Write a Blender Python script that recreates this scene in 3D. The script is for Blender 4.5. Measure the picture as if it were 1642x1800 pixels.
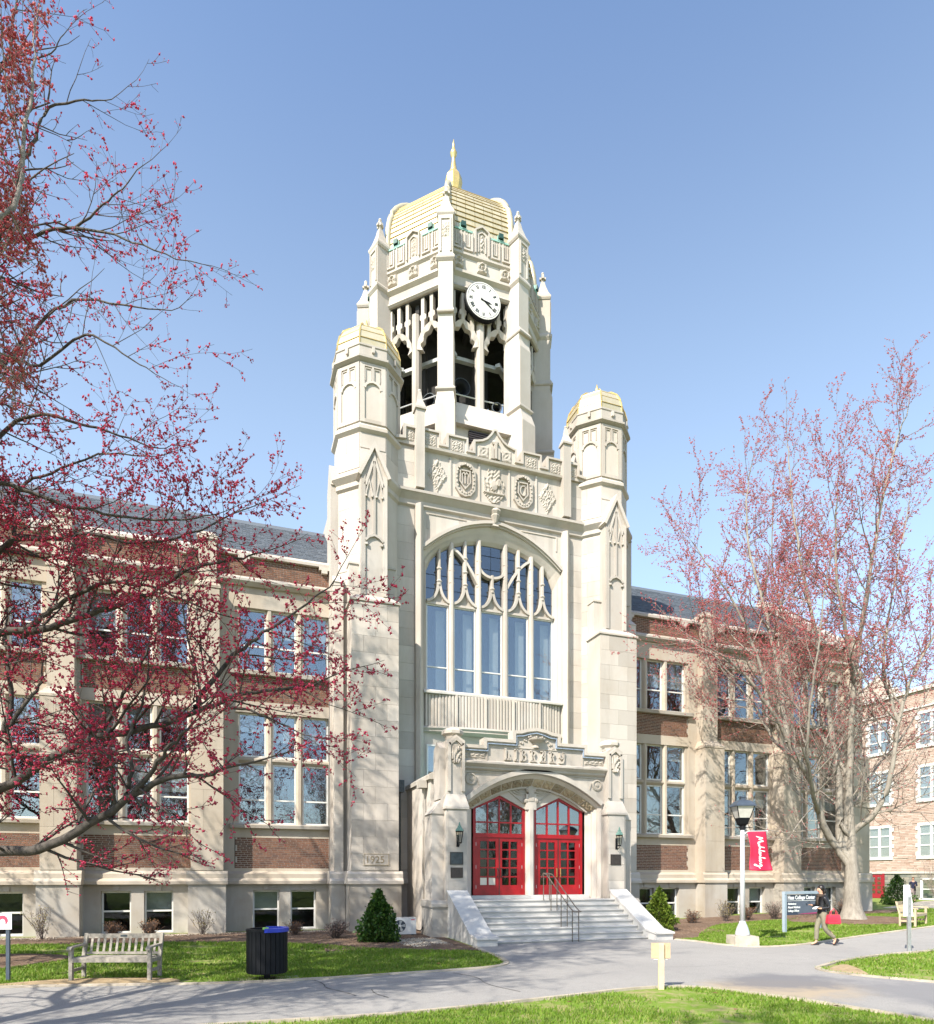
import bpy, math, random
import numpy as np
from mathutils import Vector, Matrix
from mathutils.geometry import delaunay_2d_cdt
R = math.radians
scene = bpy.context.scene
col = scene.collection
for o in list(bpy.data.objects): bpy.data.objects.remove(o)

# ------------------------------------------------------------------ camera, sky, sun, exposure
VIEW = 19.5                                   # camera heading, degrees clockwise from +Y
cam = bpy.data.cameras.new('camera'); camo = bpy.data.objects.new('camera', cam); col.objects.link(camo)
cam.sensor_fit = 'HORIZONTAL'; cam.sensor_width = 36; cam.lens = 36*1180/1642
cam.shift_y = 642/1642; cam.clip_start = .1; cam.clip_end = 3000
camo.location = (0, 0, 2.0); camo.rotation_euler = (R(90), 0, R(-VIEW))
scene.camera = camo
SUN_AZ, SUN_EL = 234.0, 43.0                  # compass azimuth with +Y as north: sun stands front-left of the facade
w = bpy.data.worlds.new('World'); scene.world = w; w.use_nodes = True
nt = w.node_tree; bg = nt.nodes['Background']; bg.inputs['Strength'].default_value = .15
sk = nt.nodes.new('ShaderNodeTexSky'); sk.sky_type = 'NISHITA'; sk.sun_disc = False
sk.sun_elevation = R(SUN_EL); sk.sun_rotation = R(SUN_AZ); sk.air_density = 1.0; sk.dust_density = 1.0; sk.ozone_density = 3.2; sk.altitude = 100
# thin bright haze layer that whitens the sky evenly towards the horizon, all round
tcw = nt.nodes.new('ShaderNodeTexCoord'); sx = nt.nodes.new('ShaderNodeSeparateXYZ'); nt.links.new(tcw.outputs['Generated'], sx.inputs[0])
mrg = nt.nodes.new('ShaderNodeMapRange'); mrg.interpolation_type = 'SMOOTHSTEP'
for i_, v_ in ((1, .90), (2, .42), (3, 0.), (4, 1.)): mrg.inputs[i_].default_value = v_
nt.links.new(sx.outputs[2], mrg.inputs[0])
hz = nt.nodes.new('ShaderNodeMix'); hz.data_type = 'RGBA'; hz.blend_type = 'ADD'; nt.links.new(mrg.outputs[0], hz.inputs[0]); nt.links.new(sk.outputs[0], hz.inputs[6]); hz.inputs[7].default_value = (.74, .76, .46, 1)
nt.links.new(hz.outputs[2], bg.inputs[0])
sl = bpy.data.lights.new('sun', 'SUN'); sl.energy = 4.8; sl.angle = R(.53); sl.color = (1, .93, .82)
so = bpy.data.objects.new('sun', sl); col.objects.link(so)
sd = Vector((math.sin(R(SUN_AZ))*math.cos(R(SUN_EL)), math.cos(R(SUN_AZ))*math.cos(R(SUN_EL)), math.sin(R(SUN_EL))))
so.rotation_euler = sd.to_track_quat('Z', 'Y').to_euler(); so.location = (-20, -20, 60)
vs = scene.view_settings; vs.view_transform = 'Standard'; vs.look = 'None'; vs.gamma = 1; vs.exposure = 1.0
scene.render.engine = 'CYCLES'
scene.cycles.max_bounces = 6; scene.cycles.transparent_max_bounces = 12

# ------------------------------------------------------------------ material helpers
def nn(t, typ, **kw):
    n = t.nodes.new(typ)
    for k, v in kw.items():
        if hasattr(n, k): setattr(n, k, v)
    return n
def setin(n, **kw):
    for k, v in kw.items(): n.inputs[k.replace('_', ' ')].default_value = v
def mixc(t, fac, a, b, blend='MIX'):
    m = t.nodes.new('ShaderNodeMix'); m.data_type = 'RGBA'; m.blend_type = blend
    for s, v in ((m.inputs[0], fac), (m.inputs[6], a), (m.inputs[7], b)):
        if hasattr(v, 'is_linked') or hasattr(v, 'links'): t.links.new(v, s)
        else: s.default_value = v if not isinstance(v, tuple) else (*v[:3], 1)
    return m.outputs[2]
def ramp(t, src, stops):
    r = t.nodes.new('ShaderNodeValToRGB'); t.links.new(src, r.inputs[0])
    e = r.color_ramp.elements
    while len(e) < len(stops): e.new(.5)
    for x, (p, c) in zip(e, stops): x.position = p; x.color = (c, c, c, 1) if not isinstance(c, tuple) else (*c, 1)
    return r.outputs[0]
def noise(t, scale, detail=5, rough=.6, stretch=None, coord='pos'):
    if coord == 'pos': src = t.nodes.new('ShaderNodeNewGeometry').outputs['Position']
    else: src = t.nodes.new('ShaderNodeTexCoord').outputs['Object']
    if stretch:
        mp = t.nodes.new('ShaderNodeMapping'); mp.inputs['Scale'].default_value = stretch
        t.links.new(src, mp.inputs[0]); src = mp.outputs[0]
    n = t.nodes.new('ShaderNodeTexNoise'); n.inputs['Scale'].default_value = scale
    n.inputs['Detail'].default_value = detail; n.inputs['Roughness'].default_value = rough
    t.links.new(src, n.inputs['Vector']); return n.outputs[0]
def island(t):
    g = t.nodes.new('ShaderNodeNewGeometry').outputs['Random Per Island']
    o = t.nodes.new('ShaderNodeObjectInfo').outputs['Random']
    a = nn(t, 'ShaderNodeMath', operation='ADD'); t.links.new(g, a.inputs[0]); t.links.new(o, a.inputs[1])
    f = nn(t, 'ShaderNodeMath', operation='FRACT'); t.links.new(a.outputs[0], f.inputs[0]); return f.outputs[0]
def newmat(name):
    m = bpy.data.materials.new(name); m.use_nodes = True
    t = m.node_tree; return m, t, t.nodes['Principled BSDF']
def bump(t, b, src, strength=.3, dist=.01):
    n = t.nodes.new('ShaderNodeBump'); n.inputs['Strength'].default_value = strength; n.inputs['Distance'].default_value = dist
    t.links.new(src, n.inputs['Height']); t.links.new(n.outputs[0], b.inputs['Normal'])
def simple(name, c, rough=.6, metal=0., var=.12, scale=6, bm=.15, c2=None, isl=0.):
    m, t, b = newmat(name)
    c2 = c2 or tuple(max(0, x*(1-2*var)) for x in c)
    out = mixc(t, ramp(t, noise(t, scale), [(.35, 0.), (.7, 1.)]), c, c2)
    if isl:
        out = mixc(t, 1., out, ramp(t, island(t), [(0, 1-isl), (1, 1+isl)]), 'MULTIPLY')
    t.links.new(out, b.inputs['Base Color'])
    setin(b, Roughness=rough, Metallic=metal)
    if bm: bump(t, b, noise(t, scale*9), bm, .01)
    return m
def stone(name, c, warm, dirt=.35, isl=.06, fine=14):
    m, t, b = newmat(name)
    o = mixc(t, ramp(t, noise(t, .55, 6, .62), [(.38, 0.), (.66, 1.)]), c, warm)
    o = mixc(t, ramp(t, noise(t, 1.1, 5, .65, (1, 1, .16)), [(.5, 0.), (.78, dirt)]), o, tuple(x*.62 for x in warm))
    o = mixc(t, ramp(t, noise(t, fine, 4, .7), [(.3, 0.), (.75, .22)]), o, tuple(x*.78 for x in c))
    o = mixc(t, 1., o, ramp(t, island(t), [(0, 1-isl), (1, 1+isl)]), 'MULTIPLY')
    t.links.new(o, b.inputs['Base Color']); setin(b, Roughness=.85)
    b.inputs['Specular IOR Level'].default_value = .25
    bump(t, b, noise(t, 40, 4), .18, .01); return m
MT = {}
MT['lime'] = stone('limestone', (.475, .437, .393), (.43, .38, .322), .6, .13)
MT['lime_warm'] = stone('limestone_wing', (.445, .395, .33), (.405, .338, .26), .6, .07)
MT['plinth'] = stone('plinth_stone', (.41, .388, .35), (.35, .30, .24), .65, .05)
MT['marble'] = stone('marble_steps', (.54, .53, .505), (.44, .43, .41), .4, .1, 3)
MT['relief'] = stone('carved_limestone', (.44, .40, .35), (.39, .345, .29), .4, .04)
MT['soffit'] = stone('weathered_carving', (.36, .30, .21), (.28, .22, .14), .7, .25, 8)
MT['white_stone'] = stone('pale_stone', (.55, .53, .49), (.48, .45, .40), .3, .03)
def brickmat(name, cs, isl_gain=1.):
    m, t, b = newmat(name)
    r = t.nodes.new('ShaderNodeValToRGB'); t.links.new(island(t), r.inputs[0]); e = r.color_ramp.elements
    while len(e) < len(cs): e.new(.5)
    for i, (x, c) in enumerate(zip(e, cs)): x.position = i/(len(cs)-1); x.color = (*c, 1)
    o = mixc(t, ramp(t, noise(t, 30), [(.3, 0.), (.8, .45)]), r.outputs[0], tuple(x*.6 for x in cs[1]))
    t.links.new(o, b.inputs['Base Color']); setin(b, Roughness=.88); bump(t, b, noise(t, 90), .3, .01); return m
MT['brick'] = brickmat('red_brick', [(.145, .07, .045), (.20, .092, .056), (.17, .082, .054), (.095, .053, .042), (.235, .12, .075), (.155, .075, .05), (.19, .105, .07)])
MT['tanbrick'] = brickmat('tan_rubble_brick', [(.46, .33, .26), (.52, .40, .33), (.42, .31, .25), (.56, .46, .39), (.38, .25, .19), (.50, .37, .30)])
MT['greystone'] = brickmat('grey_green_stone', [(.20, .20, .17), (.28, .27, .23), (.16, .17, .15), (.34, .30, .24), (.24, .22, .18)])
MT['mortar'] = simple('mortar', (.55, .50, .43), .95, var=.1, scale=12)
MT['slate'] = brickmat('blue_slate', [(.095, .115, .14), (.11, .13, .155), (.088, .106, .13), (.12, .138, .16), (.10, .12, .146)])
MT['white'] = simple('white_paint', (.66, .65, .62), .45, var=.04, scale=3, bm=.05)
MT['cream'] = simple('cream_paint', (.68, .63, .52), .5, var=.06, scale=3, bm=.05)
MT['red'] = simple('red_paint', (.33, .004, .010), .36, var=.16, scale=4, bm=.12)
MT['darkred'] = simple('dark_red_paint', (.30, .012, .02), .45, var=.1)
MT['gold'] = simple('gold_leaf', (.80, .58, .22), .34, .6, var=.1, scale=4, bm=.08)
MT['domegold'] = simple('pale_gilding', (.56, .50, .36), .34, .35, var=.06, scale=3, bm=.06, c2=(.52, .44, .26), isl=.08)
MT['gilt_shade'] = simple('shaded_gilding', (.42, .29, .09), .45, .4, var=.15, scale=6)  # gilding with the shadow edge of the dome courses put into its brown
MT['copper'] = simple('green_copper', (.28, .50, .43), .7, .1, var=.15, scale=7)
MT['copper_dark'] = simple('dull_copper', (.13, .25, .21), .7, .1, var=.2, scale=9)
MT['darkgreen'] = simple('dark_green_enamel', (.03, .09, .075), .5, .2, var=.2)
MT['bronze'] = simple('dark_bronze', (.075, .06, .055), .42, .5, var=.15, scale=14)
MT['bluebronze'] = simple('patina_plaque', (.06, .075, .085), .45, .4, var=.2, scale=12)
MT['iron'] = simple('black_iron', (.007, .008, .010), .6, .0, var=.15)
MT['iron'].node_tree.nodes['Principled BSDF'].inputs['Specular IOR Level'].default_value = .2
MT['railing_bronze'] = simple('weathered_rail', (.20, .17, .14), .5, .3, var=.2)
MT['brass'] = simple('brass', (.55, .38, .14), .35, .85, var=.1)
MT['steel'] = simple('galvanised_steel', (.52, .53, .55), .38, .65, var=.1, scale=20)
MT['silver'] = simple('silver_paint', (.64, .65, .66), .35, .35, var=.06, scale=8, bm=.06)
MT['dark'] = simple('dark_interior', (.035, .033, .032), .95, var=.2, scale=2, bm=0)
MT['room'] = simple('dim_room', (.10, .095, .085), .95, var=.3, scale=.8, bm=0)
MT['blind'] = simple('pale_blind', (.62, .60, .54), .9, var=.06, scale=3, bm=.05)
MT['beam'] = simple('grey_beam', (.42, .44, .43), .6, var=.1)
MT['tile_blue'] = simple('blue_glazed_tile', (.33, .40, .50), .25, var=.2, scale=12, bm=.1)
MT['wood_grey'] = simple('weathered_teak', (.34, .31, .265), .85, var=.25, scale=14, bm=.4)
MT['wood_tan'] = simple('tan_teak', (.50, .40, .27), .8, var=.15, scale=14, bm=.3)
MT['ply'] = simple('raw_plywood', (.60, .42, .27), .75, var=.1, scale=9, bm=.15)
MT['pine'] = simple('pine_stake', (.72, .56, .34), .7, var=.1, scale=9, bm=.15)
MT['paper'] = simple('white_paper', (.78, .79, .80), .6, var=.02, bm=0)
MT['navy'] = simple('navy_sign_enamel', (.028, .042, .085), .35, var=.08, bm=.02)
MT['navy2'] = simple('slate_blue_enamel', (.095, .115, .165), .35, var=.08, bm=.02)
MT['postgrey'] = simple('blue_grey_post', (.36, .43, .50), .45, .15, var=.06, bm=.03)
MT['postdark'] = simple('dark_blue_post', (.06, .08, .11), .5, .2, var=.1)
MT['banner'] = simple('crimson_banner', (.50, .012, .055), .55, var=.06, scale=4, bm=.05)
MT['magenta'] = simple('magenta_print', (.45, .03, .15), .5, bm=0)
MT['lettering'] = simple('white_lettering', (.85, .85, .84), .5, var=.02, bm=0)
MT['signred'] = simple('sign_red', (.62, .05, .10), .5, var=.04, bm=0)
MT['recyc'] = simple('blue_plastic', (.012, .035, .42), .4, var=.1, bm=.03)
MT['lime_plastic'] = simple('green_plastic', (.25, .55, .12), .4, bm=0)
MT['acwhite'] = simple('ac_casing', (.66, .66, .64), .45, var=.05, bm=.03)
MT['concrete'] = simple('concrete', (.47, .42, .34), .9, var=.15, scale=5, bm=.3)
MT['curb'] = simple('edging_stone', (.46, .40, .31), .9, var=.2, scale=3, bm=.35, isl=.12)
MT['skin'] = simple('skin', (.60, .34, .23), .55, var=.05, bm=0)
MT['hair'] = simple('black_hair', (.012, .009, .008), .4, var=.1, bm=.1)
MT['leather'] = simple('black_leather', (.014, .014, .017), .35, var=.1, scale=20, bm=.2)
MT['trouser'] = simple('olive_grey_trousers', (.22, .20, .145), .9, var=.1, scale=12)
MT['scarf'] = simple('dark_scarf', (.07, .048, .035), .9, var=.4, scale=40)
MT['bag'] = simple('red_leather_bag', (.52, .035, .065), .4, var=.08, scale=10, bm=.1)
MT['shoe'] = simple('shoe', (.03, .028, .03), .5, bm=0)
MT['navycloth'] = simple('navy_cloth', (.02, .025, .06), .9, bm=.1)
MT['mauve'] = simple('mauve_trousers', (.36, .28, .28), .9, bm=.1)
MT['whitecloth'] = simple('white_cloth', (.72, .72, .72), .9, bm=.1)
MT['bark'] = None
def barkmat(name, c1, c2, sc):
    m, t, b = newmat(name)
    n = noise(t, sc, 6, .7, (1, 1, .3))
    o = mixc(t, ramp(t, n, [(.35, 0.), (.65, 1.)]), c1, c2)
    o = mixc(t, ramp(t, noise(t, 1.3, 4), [(.5, 0.), (.75, .6)]), o, tuple(x*.9 for x in c2))
    t.links.new(o, b.inputs['Base Color']); setin(b, Roughness=.92); bump(t, b, n, .7, .03); return m
MT['bark'] = barkmat('maple_bark', (.036, .031, .027), (.095, .082, .07), 9)
MT['bark_light'] = barkmat('pale_maple_bark', (.18, .158, .13), (.31, .28, .235), 8)
MT['twig'] = simple('dark_twig', (.12, .095, .085), .9, var=.2, scale=3, bm=0)
MT['twig_light'] = simple('pale_twig', (.31, .25, .21), .9, var=.2, scale=3, bm=0)
def foliage(name, cs, rough=.5, trans=.25):
    m, t, b = newmat(name)
    r = t.nodes.new('ShaderNodeValToRGB'); t.links.new(island(t), r.inputs[0]); e = r.color_ramp.elements
    while len(e) < len(cs): e.new(.5)
    for i, (x, c) in enumerate(zip(e, cs)): x.position = i/(len(cs)-1); x.color = (*c, 1)
    t.links.new(r.outputs[0], b.inputs['Base Color']); setin(b, Roughness=rough)
    b.inputs['Specular IOR Level'].default_value = .3
    tr = t.nodes.new('ShaderNodeBsdfTranslucent'); t.links.new(r.outputs[0], tr.inputs[0])
    mx = t.nodes.new('ShaderNodeMixShader'); mx.inputs[0].default_value = trans
    t.links.new(b.outputs[0], mx.inputs[1]); t.links.new(tr.outputs[0], mx.inputs[2])
    t.links.new(mx.outputs[0], t.nodes['Material Output'].inputs[0]); return m
MT['bud'] = foliage('red_maple_flowers', [(.62, .05, .14), (.72, .09, .19), (.50, .035, .10), (.76, .15, .22), (.66, .065, .16)], .6, .5)
MT['bud_pink'] = foliage('pink_maple_flowers', [(.60, .14, .16), (.68, .22, .22), (.52, .10, .13), (.70, .28, .26)], .6, .5)
MT['leaf'] = foliage('evergreen_leaves', [(.018, .05, .012), (.035, .085, .016), (.055, .12, .02), (.025, .065, .014), (.12, .20, .03)], .4, .15)
MT['leaf_yellow'] = foliage('yellow_green_leaves', [(.06, .11, .015), (.11, .17, .02), (.17, .23, .03), (.08, .13, .018), (.24, .28, .05)], .4, .2)
MT['dryleaf'] = foliage('dry_leaves', [(.18, .09, .045), (.25, .13, .07), (.12, .06, .035), (.30, .18, .10)], .8, .2)
MT['dryleaf2'] = foliage('pale_dry_leaves', [(.30, .24, .11), (.38, .30, .15), (.24, .20, .10), (.20, .22, .08)], .8, .2)
MT['dryleaf3'] = foliage('mauve_dry_heads', [(.24, .17, .14), (.32, .24, .20), (.17, .11, .09), (.38, .29, .25)], .8, .2)
MT['grass'] = foliage('grass_blades', [(.10, .20, .014), (.15, .27, .02), (.20, .31, .035), (.13, .235, .016), (.30, .32, .09), (.11, .22, .03)], .55, .35)
def groundmat(name, stops, scales, rough=.95, bs=.5):
    m, t, b = newmat(name)
    o = mixc(t, ramp(t, noise(t, scales[0], 6, .65), [(.35, 0.), (.65, 1.)]), stops[0], stops[1])
    o = mixc(t, ramp(t, noise(t, scales[1], 5, .7), [(.45, 0.), (.62, .8)]), o, stops[2])
    t.links.new(o, b.inputs['Base Color']); setin(b, Roughness=rough); b.inputs['Specular IOR Level'].default_value = .2
    bump(t, b, noise(t, scales[1]*4, 5, .7), bs, .03); return m
MT['lawn'] = groundmat('lawn_soil', [(.12, .20, .02), (.15, .235, .028), (.30, .25, .13)], (.8, 3.5))
MT['mulch'] = groundmat('mulch', [(.15, .10, .07), (.23, .165, .12), (.09, .055, .035)], (2.2, 14), bs=.9)
MT['dirt'] = groundmat('bare_dirt', [(.40, .31, .19), (.34, .25, .15), (.25, .19, .11)], (1.6, 9))
def asphalt():
    m, t, b = newmat('worn_asphalt')
    o = mixc(t, ramp(t, noise(t, .35, 5, .6), [(.35, 0.), (.68, 1.)]), (.29, .28, .266), (.23, .224, .215))
    o = mixc(t, ramp(t, noise(t, 120, 3, .8), [(.35, 0.), (.7, .7)]), o, (.40, .385, .36))
    o = mixc(t, ramp(t, noise(t, 60, 3, .8), [(.5, 0.), (.68, .75)]), o, (.12, .117, .114))
    o = mixc(t, ramp(t, noise(t, 2.3, 5, .7), [(.52, 0.), (.72, .4)]), o, (.20, .195, .19))
    # damp run-off and silt stains left on the junction by the lawn corner
    g = t.nodes.new('ShaderNodeNewGeometry').outputs['Position']
    def blob(cx, cy, rx, ry, lo, hi):
        mp = t.nodes.new('ShaderNodeMapping'); mp.vector_type = 'TEXTURE'
        mp.inputs['Location'].default_value = (cx, cy, 0); mp.inputs['Scale'].default_value = (rx, ry, 1e4)
        t.links.new(g, mp.inputs[0])
        d = nn(t, 'ShaderNodeVectorMath', operation='LENGTH'); t.links.new(mp.outputs[0], d.inputs[0])
        a = nn(t, 'ShaderNodeMath', operation='MULTIPLY_ADD'); t.links.new(noise(t, 1.6, 5, .7), a.inputs[0]); a.inputs[1].default_value = -1.3
        t.links.new(d.outputs['Value'], a.inputs[2])
        return ramp(t, a.outputs[0], [(0, hi), (max(.01, lo), hi*.6), (.5, 0.)])
    o = mixc(t, blob(9.6, 9.9, 1.9, 1.3, .15, .8), o, (.36, .29, .20))
    o = mixc(t, blob(10.4, 10.6, 1.4, 1.0, .2, .85), o, (.15, .15, .16))
    o = mixc(t, blob(12.0, 8.0, 1.3, 2.6, .2, .7), o, (.17, .17, .18))
    t.links.new(o, b.inputs['Base Color']); setin(b, Roughness=.9); b.inputs['Specular IOR Level'].default_value = .25
    bump(t, b, noise(t, 110, 3, .8), .6, .012); return m
MT['asphalt'] = asphalt()
MT['crack'] = simple('crack_filler', (.075, .073, .072), .9, bm=0)
def glassmat(name, ior, tint, rough=.015):
    m, t, b = newmat(name); t.nodes.remove(b)
    lw = t.nodes.new('ShaderNodeLayerWeight'); lw.inputs[0].default_value = .5
    p4 = nn(t, 'ShaderNodeMath', operation='POWER'); t.links.new(lw.outputs['Facing'], p4.inputs[0]); p4.inputs[1].default_value = 4.
    fr = nn(t, 'ShaderNodeMath', operation='MULTIPLY_ADD'); t.links.new(p4.outputs[0], fr.inputs[0]); fr.inputs[1].default_value = .8; fr.inputs[2].default_value = ior
    tr = t.nodes.new('ShaderNodeBsdfTransparent'); tr.inputs[0].default_value = (*tint, 1)
    gl = t.nodes.new('ShaderNodeBsdfGlossy'); gl.inputs['Roughness'].default_value = rough; gl.inputs[0].default_value = (.91, .95, .98, 1)
    bn = t.nodes.new('ShaderNodeBump'); bn.inputs['Strength'].default_value = .2; bn.inputs['Distance'].default_value = .02
    t.links.new(noise(t, .9, 3), bn.inputs['Height']); t.links.new(bn.outputs[0], gl.inputs['Normal'])
    mx = t.nodes.new('ShaderNodeMixShader'); t.links.new(fr.outputs[0], mx.inputs[0]); t.links.new(tr.outputs[0], mx.inputs[1]); t.links.new(gl.outputs[0], mx.inputs[2])
    t.links.new(mx.outputs[0], t.nodes['Material Output'].inputs[0]); return m
MT['glass'] = glassmat('window_glass', .17, (.78, .82, .84))
MT['glass_low'] = glassmat('basement_glass', .03, (.70, .74, .76))
MT['lampglass'] = glassmat('lamp_glass', .05, (.85, .83, .78), .2)
MT['leadglass'] = glassmat('leaded_glass', .14, (.50, .57, .66), .05)
MT['frost'] = simple('frosted_lamp_glass', (.55, .53, .48), .35, var=.1, bm=0)

# ------------------------------------------------------------------ mesh helpers
class MB:
    def __init__(s, M=None): s.v = []; s.f = []; s.M = M
    def add(s, vs, fs):
        o = len(s.v)
        if s.M is not None: vs = [tuple(s.M @ Vector(p)) for p in vs]
        s.v += [tuple(p) for p in vs]; s.f += [tuple(i+o for i in f) for f in fs]; return s
    def box(s, x0, x1, y0, y1, z0, z1):
        return s.add([(x0,y0,z0),(x1,y0,z0),(x1,y1,z0),(x0,y1,z0),(x0,y0,z1),(x1,y0,z1),(x1,y1,z1),(x0,y1,z1)],
                     [(0,3,2,1),(4,5,6,7),(0,1,5,4),(1,2,6,5),(2,3,7,6),(3,0,4,7)])
    def prism(s, poly, a0, a1, ax='y'):
        f = {'y': lambda p, a: (p[0], a, p[1]), 'x': lambda p, a: (a, p[0], p[1]), 'z': lambda p, a: (p[0], p[1], a)}[ax]
        n = len(poly)
        return s.add([f(p, a0) for p in poly]+[f(p, a1) for p in poly],
                     [tuple(range(n)), tuple(range(2*n-1, n-1, -1))]+[(i, i+n, (i+1) % n+n, (i+1) % n) for i in range(n)])
    def loft(s, rings, caps=True, closed=True):
        n = len(rings[0]); vs = [p for r in rings for p in r]; fs = []
        for k in range(len(rings)-1):
            for i in range(n if closed else n-1):
                j = (i+1) % n; fs.append((k*n+i, k*n+j, (k+1)*n+j, (k+1)*n+i))
        if caps: fs += [tuple(range(n-1, -1, -1)), tuple(range((len(rings)-1)*n, len(rings)*n))]
        return s.add(vs, fs)
    def frus(s, cx, cy, w0, d0, z0, w1, d1, z1):
        q = lambda w, d, z: [(cx-w/2, cy-d/2, z), (cx+w/2, cy-d/2, z), (cx+w/2, cy+d/2, z), (cx-w/2, cy+d/2, z)]
        return s.loft([q(w0, d0, z0), q(w1, d1, z1)])
    def lathe(s, prof, n=12, cx=0, cy=0, ph=0.):
        hollow = prof[0] == prof[-1]
        return s.loft([[(cx+r*math.cos(ph+2*math.pi*i/n), cy+r*math.sin(ph+2*math.pi*i/n), z) for i in range(n)] for r, z in prof], not hollow)
    def octo(s, prof, cx=0, cy=0):              # profile in apothems, faces square to the axes
        k = 1/math.cos(math.pi/8); return s.lathe([(a*k, z) for a, z in prof], 8, cx, cy, math.pi/8)
    def tube(s, pts, rad, n=6, caps=True):
        pts = [Vector(p) for p in pts]; rings = []
        if not hasattr(rad, '__len__'): rad = [rad]*len(pts)
        for i, p in enumerate(pts):
            d = (pts[min(i+1, len(pts)-1)]-pts[max(i-1, 0)]).normalized()
            up = Vector((0, 0, 1)) if abs(d.z) < .9 else Vector((1, 0, 0))
            a = d.cross(up).normalized(); b = d.cross(a)
            rings.append([tuple(p+rad[i]*(math.cos(2*math.pi*k/n)*a+math.sin(2*math.pi*k/n)*b)) for k in range(n)])
        return s.loft(rings, caps)
    def ribbon(s, pts, w, y0, y1, closed=False):   # flat bar swept along an XZ polyline, front at y0
        n = len(pts); L = []; Rr = []
        for i in range(n):
            a = pts[i-1] if (closed or i) else pts[0]; b = pts[(i+1) % n] if (closed or i < n-1) else pts[-1]; c = pts[i]
            d1 = Vector((c[0]-a[0], c[1]-a[1])); d2 = Vector((b[0]-c[0], b[1]-c[1]))
            if d1.length < 1e-6: d1 = d2
            if d2.length < 1e-6: d2 = d1
            d1.normalize(); d2.normalize(); m = d1+d2
            if m.length < 1e-4: m = d1.copy()
            m.normalize(); nrm = Vector((-m.y, m.x)); k = w/2/max(.35, nrm.dot(Vector((-d1.y, d1.x))))
            L.append((c[0]+nrm.x*k, c[1]+nrm.y*k)); Rr.append((c[0]-nrm.x*k, c[1]-nrm.y*k))
        rings = [[(l[0], y0, l[1]), (r[0], y0, r[1]), (r[0], y1, r[1]), (l[0], y1, l[1])] for l, r in zip(L, Rr)]
        if closed: rings.append(rings[0])
        return s.loft(rings, not closed)
    def ball(s, c, rx, ry=None, rz=None, n=8, m=5):
        ry = ry or rx; rz = rz or rx
        return s.loft([[(c[0]+rx*math.sin(math.pi*j/m)*math.cos(2*math.pi*i/n), c[1]+ry*math.sin(math.pi*j/m)*math.sin(2*math.pi*i/n), c[2]-rz*math.cos(math.pi*j/m)) for i in range(n)] for j in range(1, m)])
    def spandrel(s, xs, lo, zt, y0, y1):           # wall between a curve lo(x) and a level zt
        for a, b in zip(xs[:-1], xs[1:]):
            s.add([(a,y0,lo(a)),(b,y0,lo(b)),(b,y0,zt),(a,y0,zt),(a,y1,lo(a)),(b,y1,lo(b)),(b,y1,zt),(a,y1,zt)], [(0,1,2,3),(4,7,6,5),(0,4,5,1),(3,2,6,7)])
        return s
def mesh(name, mb, mat, smooth=False):
    me = bpy.data.meshes.new(name)
    if isinstance(mb, MB): me.from_pydata(mb.v, [], mb.f)
    else: me.from_pydata(*mb)
    me.materials.append(MT[mat] if isinstance(mat, str) else mat)
    if smooth: me.polygons.foreach_set('use_smooth', [True]*len(me.polygons))
    me.update(); return me
def put(name, me, parent=None, loc=(0,0,0), rz=0., kind=None, scale=None):
    o = bpy.data.objects.new(name, me); col.objects.link(o); o.location = loc; o.rotation_euler = (0, 0, rz)
    if scale: o.scale = scale
    if parent is not None:
        o.parent = parent
        if parent.get('_w'): o.matrix_parent_inverse = Matrix.Translation(-Vector(parent['_w']))
    if kind: o['kind'] = kind
    return o
def part(name, mb, mat, parent=None, smooth=False, kind=None): return put(name, mesh(name, mb, mat, smooth), parent, kind=kind)
def tag(o, label, cat, group=None):
    o['label'] = label; o['category'] = cat
    if group: o['group'] = group
    return o
def thing(name, label, cat, loc=(0,0,0), rz=0., group=None, world=False):
    o = bpy.data.objects.new(name, None); col.objects.link(o); o.location = loc; o.rotation_euler = (0, 0, rz); o.empty_display_size = .2
    if world: o['_w'] = tuple(loc)       # children given in world coordinates
    return tag(o, label, cat, group)
def copy_tree(o, loc, rz=0., scale=1., label=None):
    def cp(a, par):
        c = a.copy(); col.objects.link(c); c.parent = par
        for ch in a.children: cp(ch, c)
        return c
    c = cp(o, None); c.location = loc; c.rotation_euler = (0, 0, rz); c.scale = (scale,)*3
    if label: c['label'] = label
    return c
def text_mesh(txt, size, mat, ext=.003, shear=0., bold=0.):
    cu = bpy.data.curves.new('lettering', 'FONT'); cu.body = txt; cu.size = size; cu.extrude = ext; cu.shear = shear; cu.offset = bold
    cu.align_x = 'LEFT'; cu.resolution_u = 3
    o = bpy.data.objects.new('lettering', cu); col.objects.link(o); bpy.context.view_layer.update()
    me = bpy.data.meshes.new_from_object(o.evaluated_get(bpy.context.evaluated_depsgraph_get())); bpy.data.objects.remove(o)
    me.materials.clear(); me.materials.append(MT[mat]); return me
def arc(cx, cz, rx, rz, a0, a1, n=10):
    return [(cx+rx*math.cos(R(a0+(a1-a0)*i/n)), cz+rz*math.sin(R(a0+(a1-a0)*i/n))) for i in range(n+1)]
def ss(a, b, x):
    t = min(1, max(0, (x-a)/(b-a))); return t*t*(3-2*t)
def gz(x, y):                                   # terrain height
    return -.1+.13*ss(13.8, 22, y)+.25*ss(15, 26, x)*ss(4, 12, y)
rng = random.Random(7)
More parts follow.
